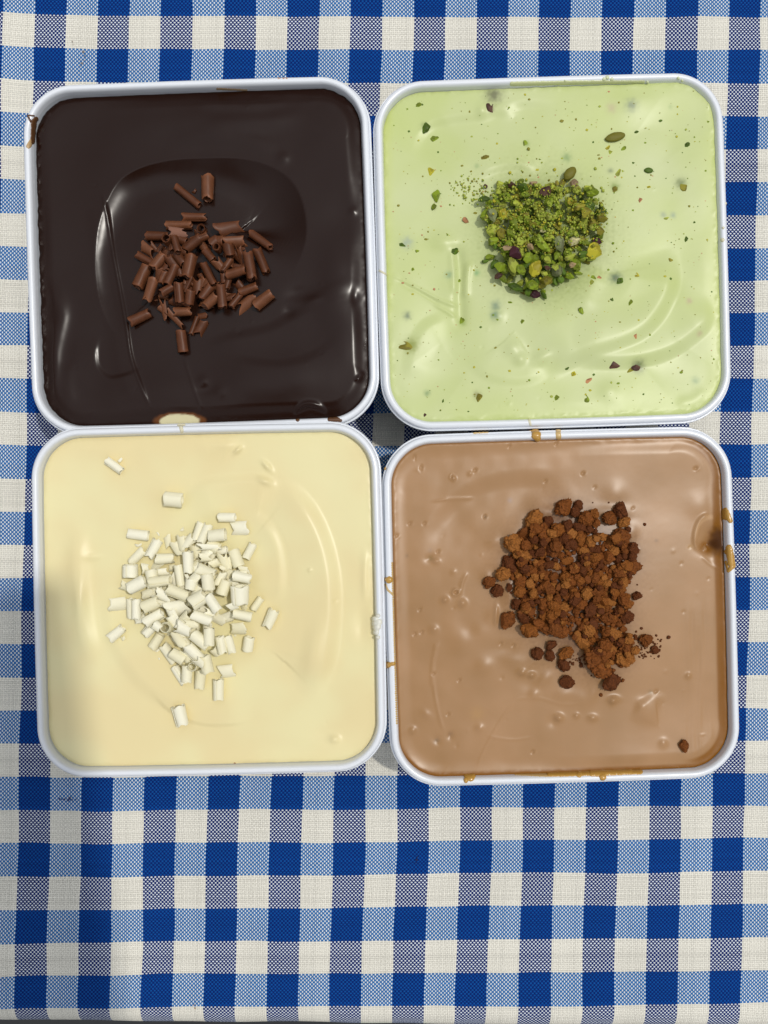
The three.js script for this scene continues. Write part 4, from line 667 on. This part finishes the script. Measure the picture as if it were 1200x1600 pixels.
// pistachio pieces
{
  const F = FILL.green, heap = pile('green');
  const geos = [0, 1, 2, 3, 4, 5, 6, 7, 8, 9].map((i) => lumpGeo(5, 0.3, 0.03, 7 + i % 5, i * 3.1 + 2, true)), fineGeo = [0, 1, 2].map((i) => lumpGeo(2, 0.4, 0.2, 2, i * 5 + 1)), smooth = lumpGeo(7, 0.08, 0.015, 0, 4.4); smooth.setAttribute('color', new THREE.Float32BufferAttribute(new Array(smooth.attributes.position.count * 3).fill(0.8), 3)); for (const g of fineGeo) g.setAttribute('color', new THREE.Float32BufferAttribute(new Array(g.attributes.position.count * 3).fill(1), 3));
  const K = { g: [0.21, 0.29, 0.022], d: [0.09, 0.16, 0.016], y: [0.46, 0.42, 0.035], l: [0.36, 0.42, 0.06], o: [0.25, 0.23, 0.028], b: [0.40, 0.29, 0.17], p: [0.06, 0.018, 0.028], k: [0.10, 0.05, 0.035], c: [0.62, 0.58, 0.33], e: [0.18, 0.21, 0.10], s: [0.5, 0.24, 0.12] };
  const M = {}; for (const k in K) M[k] = [matt(...K[k], 0.5, { side: THREE.FrontSide, vertexColors: true }), matt(...K[k].map((v) => v * 0.78), 0.55, { side: THREE.FrontSide, vertexColors: true })];
  const lay = (x, y, rx, ry, a, k, name, label, geo, sink = 0.15, flat = 0.7) => {
    const H = HF + 0.002, X = wx(700 + x / 4.2857, H), Z = wz(240 + y / 4.2857, H), u = mAt(H) / 4.2857, A = rx * u, B = ry * u, r = Math.min(A, B);
    const m = new THREE.Mesh(geo || geos[Math.floor(rnd() * geos.length)], M[k][Math.floor(rnd() * 2)]); m.castShadow = m.receiveShadow = true;
    const hgt = r * flat, dl = Math.max(0, A - r); const ca = Math.cos(a), sa = Math.sin(a);
    const yy = heap.drop(X - dl * ca, Z - dl * sa, X + dl * ca, Z + dl * sa, r, hgt, sink, 0.5);
    m.scale.set(A, hgt, B); m.rotation.set(0, -a, 0); m.position.set(X, yy, Z);
    put(m, name, label || `${Math.max(rx, ry) > 45 ? 'large' : Math.max(rx, ry) > 30 ? 'middling' : 'small'} ${KIND[k]} pistachio piece, ${zone(x - 640, y - 570, 420, 390)} of the nut heap`, 'nut', 'chopped pistachios on the green ice cream'); return m;
  };
  const HEAP = null, KIND = { g: 'green', d: 'dark green', y: 'yellow', l: 'light green', o: 'olive', b: 'beige', p: 'purple', k: 'brown', c: 'cream coloured', e: 'grey green', s: 'salmon' };
  // a first layer fills the heap's outline
  const poly = [[360, 190], [480, 180], [620, 220], [760, 190], [980, 240], [1000, 300], [1050, 410], [1050, 480], [1030, 560], [1020, 640], [990, 720], [900, 780], [760, 850], [680, 900], [600, 960], [440, 900], [320, 830], [300, 740], [330, 640], [270, 590], [240, 480], [230, 340], [290, 260]];
  const inside = (x, y) => { let c = false; for (let i = 0, j = poly.length - 1; i < poly.length; j = i++) { const [a, b] = poly[i], [d, e] = poly[j]; if (b > y !== e > y && x < (d - a) * (y - b) / (e - b) + a) c = !c; } return c; };
  let n = 0; const done = [];
  for (let k = 0; k < 9000 && n < 215; k++) { const r = 21 + 30 * rnd() * rnd(), x = rr(240, 1040), y = rr(190, 950); if (!inside(x, y) || done.some(([a, b, c]) => Math.hypot(a - x, b - y) < (c + r) * 0.44)) continue; done.push([x, y, r]); lay(x, y, r * 1.15, r * rr(0.75, 1.15), rr(0, 3), 'gggdoll'[Math.floor(rnd() * 7)], 'pistachio_piece', HEAP); n++; }
  const gr = {}, H0 = HF + 0.002, u = mAt(H0) / 4.2857;
  const dustOver = (n0, n1) => {
  // fine granules over the heap, too many and too small to count
  for (let i = n0; i < n1; i++) {
    const wide = i > 2080, x = wide ? rr(10, 330) : 660 + (rnd() + rnd() + rnd() - 1.5) * 470, y = wide ? rr(150, 330) + rr(-60, 60) : 450 + (rnd() + rnd() + rnd() - 1.5) * 400;
    if (!wide && ((!inside(x, y) && rnd() < 0.86) || rnd() < sm((y - 600) / 140) * 0.9)) continue;
    const r = (wide ? rr(3, 8) : 3 + 9 * rnd() * rnd()) * u, X = wx(700 + x / 4.2857, H0), Z = wz(240 + y / 4.2857, H0);
    if (wide && Math.hypot(x - 170, (y - 240) * 1.2) > 170 * rnd() + 30) continue;
    const k = 'glglolyllo'[Math.floor(rnd() * 10)], g = fineGeo[i % 3].clone(); g.rotateY(rr(0, 6)).scale(r, r * 0.8, r).translate(X, heap.drop(X, Z, X, Z, r, r * 0.8, 0.25, 0.6), Z);
    (gr[k] ??= []).push(g);
  }
  };
  dustOver(0, 1300);
  const P = [[945, 270, 54, 42, 0.2, 'g'], [800, 345, 22, 26, 0, 'y'], [1010, 450, 50, 46, 0, 'o'], [985, 598, 46, 20, 0.2, 'p'], [950, 675, 62, 52, 0.6, 'y'], [820, 612, 58, 40, -0.5, 'c'], [725, 620, 66, 32, 1.4, 'e'], [615, 622, 80, 36, 1.0, 'g'], [540, 635, 36, 30, 0.6, 'b'], [620, 532, 28, 20, 0, 'c'], [465, 622, 34, 26, 0.2, 'l'], [435, 690, 54, 46, 0.8, 'p'], [372, 672, 38, 16, -0.1, 'b'], [340, 772, 48, 40, 0, 'g'], [415, 782, 54, 36, 1.4, 'l'], [565, 800, 66, 46, -0.9, 'y'], [462, 800, 46, 30, 0.8, 'g'], [435, 898, 66, 26, 0.4, 'd'], [565, 955, 42, 30, 0.1, 'p'], [640, 950, 36, 22, 0.9, 'd'], [712, 812, 46, 40, -0.8, 'e'], [700, 790, 30, 22, -0.6, 'l'], [800, 715, 44, 20, -0.3, 'l'], [520, 725, 40, 36, 0.8, 'g'], [640, 285, 54, 32, -0.7, 'k'], [415, 226, 38, 32, 0, 'k'], [490, 244, 56, 46, 0.6, 'd'], [235, 315, 50, 25, 0.1, 'd'], [360, 422, 42, 36, -1.0, 'y'], [430, 490, 52, 34, 1.2, 'g'], [350, 540, 46, 34, 1.4, 'o'], [300, 594, 38, 32, 0, 'g'], [280, 690, 44, 24, -0.2, 'g'], [250, 720, 27, 13, 0, 'd'], [290, 432, 56, 38, 1.2, 'e'], [570, 200, 30, 17, 0, 'b'], [255, 212, 22, 14, 1.4, 'k'], [690, 440, 46, 25, 0.1, 'l'], [900, 430, 46, 36, 0, 'o'], [815, 768, 38, 28, -0.4, 'b'], [330, 832, 36, 22, -0.2, 'k'], [540, 900, 50, 34, 0.3, 'g'], [640, 870, 44, 32, 0, 'o'], [880, 700, 34, 28, 0, 'd'], [650, 735, 34, 28, 0.5, 'l'], [650, 785, 26, 18, 0.3, 'k'], [410, 560, 36, 26, 0.8, 'g'], [865, 815, 40, 16, 0.3, 'g'], [800, 830, 42, 32, 0.2, 'g'], [860, 390, 40, 26, 0, 'o'], [930, 300, 40, 30, 0, 'g'], [1000, 540, 34, 26, 0.3, 'o'], [505, 300, 34, 24, 0.5, 'g'], [450, 345, 30, 24, 0.1, 'l'], [555, 480, 34, 24, 0.4, 'o'], [730, 260, 30, 26, 0, 'l'], [830, 210, 34, 30, 0.3, 'b'], [800, 560, 30, 26, 0.2, 'g']];
  for (const [x, y, a, b, r, k] of P) lay(x, y, a * 0.98, b * 0.98, r, k, 'pistachio_piece', HEAP);
  lay(812, 142, 52, 34, -0.85, 'o', 'pistachio_piece', 'olive brown whole pistachio half on top of the nut heap', smooth);
  lay(115, 437, 28, 15, 0.7, 's', 'pistachio_piece', 'salmon coloured bit of pistachio skin left of the nut heap', null, 0.2);
  // pieces that lie on the ice cream by themselves
  const at = (px, py) => [(px - 700) * 4.2857, (py - 240) * 4.2857];
  const S = (px, py, rx, ry, a, k, label, geo) => lay(...at(px, py), rx * 4.2857, ry * 4.2857, a, k, 'pistachio_piece', label, geo, 0.35, 0.55);
  S(962, 213, 16, 7, -0.22, 'o', 'long olive pistachio kernel alone near the upper right of the green ice cream', smooth);
  S(1014.5, 265, 7, 4.2, 0.1, 'd', 'small dark green pistachio bit alone right of the nut heap', smooth);
  S(683, 303, 10.5, 7.5, 1.6, 'g', 'oblong green pistachio bit alone at the left of the nut heap', null);
  S(678, 321, 5, 5, 0, 'g', 'small green pistachio bit right below the oblong one', null);
  S(907.5, 486, 6, 4.2, 1.4, 'g', 'small green pistachio bit alone below the nut heap at its right', null);
  dustOver(1300, 2300);
  const root = new THREE.Group(); put(root, 'ground_pistachio', 'fine green ground pistachio dusted over the nut heap', 'ground nuts', null, 'stuff');
  for (const k in gr) part(root, mergeGeometries(gr[k]), M[k][0], 'granules', null, 'stuff');
  // nuts set into the ice cream: parts of it
  const t = F.t, inset = (px, py, rx, ry, a, k, up = 0.2) => {
    const X = wx(px, HF), Z = wz(py, HF), s = mAt(HF), r = Math.min(rx, ry) * s;
    const m = part(F.root, geos[Math.floor(rnd() * geos.length)], M[k][0], 'nut_piece');
    m.scale.set(rx * s, r * 0.7, ry * s); m.rotation.y = -a - t.th; const [lx, lz] = toLocal(t, X, Z); m.position.set(lx, F.at(X, Z) - t.lift - r * 0.7 * (1 - up * 2), lz);
  };
  for (const q of [[767, 172, 7, 6, 1.2, 'k'], [664, 199, 6, 6, 0, 'd'], [677, 215, 6, 4, 0, 'g'], [672, 268, 6.5, 8, 0, 'y'], [655, 165, 4, 3.5, 0, 'g'], [661, 164, 1.6, 1.6, 0, 'd'], [759, 247, 5.5, 3.5, -0.1, 'o'], [822, 225, 4, 6, 0.2, 'g'], [708, 393, 5.5, 4, -0.3, 'd'], [643, 541, 14, 7, 0.05, 'o', 0.15], [1066, 291, 6, 9, -0.5, 'o', 0.15], [968, 440, 6, 10, 0.4, 'd'], [997, 572, 8, 8, 0, 'k', 0.15], [984, 580, 7, 6, 0, 'o', 0.1], [961, 570, 6, 8, 0.6, 'k', 0.2], [896, 584, 4.5, 6.5, 0.1, 'y', 0.2], [919, 596, 5.5, 2.2, -0.6, 's'], [747, 622, 5, 6.5, 0, 'o', 0.15], [919, 624, 5, 6, 0, 'g', 0.15], [868, 622, 3.5, 3, 0, 'g'], [989, 527, 4.5, 3, -0.8, 's'], [722, 503, 4.5, 5, 0, 'g', 0.15], [997, 432, 5.5, 3.5, 0, 'y', 0.15], [982, 475, 3, 5, 0.3, 'g'], [956, 471, 3.2, 2.4, 0.5, 'd'], [1013, 293, 4, 3.5, 0, 'y'], [998.5, 314, 3, 3.6, 0, 's'], [965, 270, 4, 5, 0, 'l'], [960, 298, 5, 5, 0, 'o', 0.15], [1070, 375, 2.5, 3, 0, 'd'], [1083, 349, 2, 2.5, 0, 'd'], [797, 473, 4.5, 3, 0.2, 'g'], [815, 503, 3.2, 3.2, 0, 'g'], [949, 231, 3.5, 3, 0, 'y'], [952, 239, 4, 4, 0, 'l'], [973, 234, 3, 4.5, 0.5, 'g'], [935, 243, 3, 2, 0, 'o'], [988, 256, 2.8, 2.2, 0, 'd'], [994, 208, 2.6, 2.2, 0, 'd'], [1044, 340, 7, 3.5, -0.5, 'l', 0.1], [1048, 408, 4, 5, 0, 'o', 0.15], [692, 612 + 15, 1.5, 4, 0.2, 'd'], [652, 393, 2.5, 2.5, 0, 'g'], [627, 383, 5, 3, 0.6, 'd', 0.15], [645, 421, 2.5, 4, 0, 'g'], [717, 439, 2.6, 2.6, 0, 'g'], [614, 592, 3, 5, 0, 'k', 0.15], [663, 649, 2.5, 2, 0, 'k'], [1103, 194, 3, 2.5, 0, 'g'], [1073, 229, 3.5, 4, 0, 'd', 0.15], [875, 343 + 176, 0.1, 0.1, 0, 'g'], [885, 530 + 46, 3, 2, 0, 'd'], [925, 436, 4, 2.5, 0.8, 'g'], [934, 436, 3.5, 2, 0.3, 's'], [922, 443, 3.5, 3, 0, 'l'], [867, 545 + 36, 0.1, 0.1, 0, 'g']]) if (q[2] > 1) { q[2] *= 1.55; q[3] *= 1.55; inset(...q); }
  // flecks
  const fl = {};
  for (let i = 0; i < 760; i++) {
    const px = rr(612, 1115), py = rr(140, 645), r = rr(0.4, 0.8) + (rnd() < 0.16 ? rr(0.4, 1.4) : 0), X = wx(px, HF), Z = wz(py, HF), [lx, lz] = toLocal(t, X, Z), k = 'ggoodlyyos'[Math.floor(rnd() * 10)];
    const g = fineGeo[i % 3].clone(), s = mAt(HF) * r; g.rotateY(rr(0, 6)).scale(s * rr(0.8, 1.5), s * 0.35, s).translate(lx, F.at(X, Z) - t.lift - s * 0.05, lz); (fl[k] ??= []).push(g);
  }
  for (const k in fl) part(F.root, mergeGeometries(fl[k]), M[k][0], 'nut_flecks', null, 'stuff');
}
// two rusty specks on the cream ice cream
for (const [px, py, r] of [[368, 1191, 2.4], [366, 1193, 1.5], [371, 1190, 1.6], [333, 1194.5, 2]]) {
  const F = FILL.white, t = F.t, X = wx(px, HF), Z = wz(py, HF), s = mAt(HF) * r, [lx, lz] = toLocal(t, X, Z), g = lumpGeo(2, 0.3, 0.2, 0, px);
  const m = part(F.root, g, matt(0.3, 0.1, 0.02), 'biscuit_speck'); m.scale.set(s, s * 0.5, s); m.position.set(lx, F.at(X, Z) - t.lift, lz);
}
// pieces that look alike are told apart by their place among those of the same look
{
  const by = {}, ORD = ['first', 'second', 'third', 'fourth', 'fifth', 'sixth', 'seventh', 'eighth', 'ninth', 'tenth', 'eleventh', 'twelfth', 'thirteenth', 'fourteenth'];
  for (const o of scene.children) if (o.userData.group && o.userData.label) (by[o.userData.label] ??= []).push(o);
  for (const [l, a] of Object.entries(by)) if (a.length > 1) { a.sort((p, q) => p.position.x - q.position.x); a.forEach((o, i) => { o.userData.label = `${l}, ${i === 0 ? 'leftmost' : i === a.length - 1 ? 'rightmost' : (ORD[i] || 'later') + ' from left'}`; }); }
}
renderer.render(scene, camera);
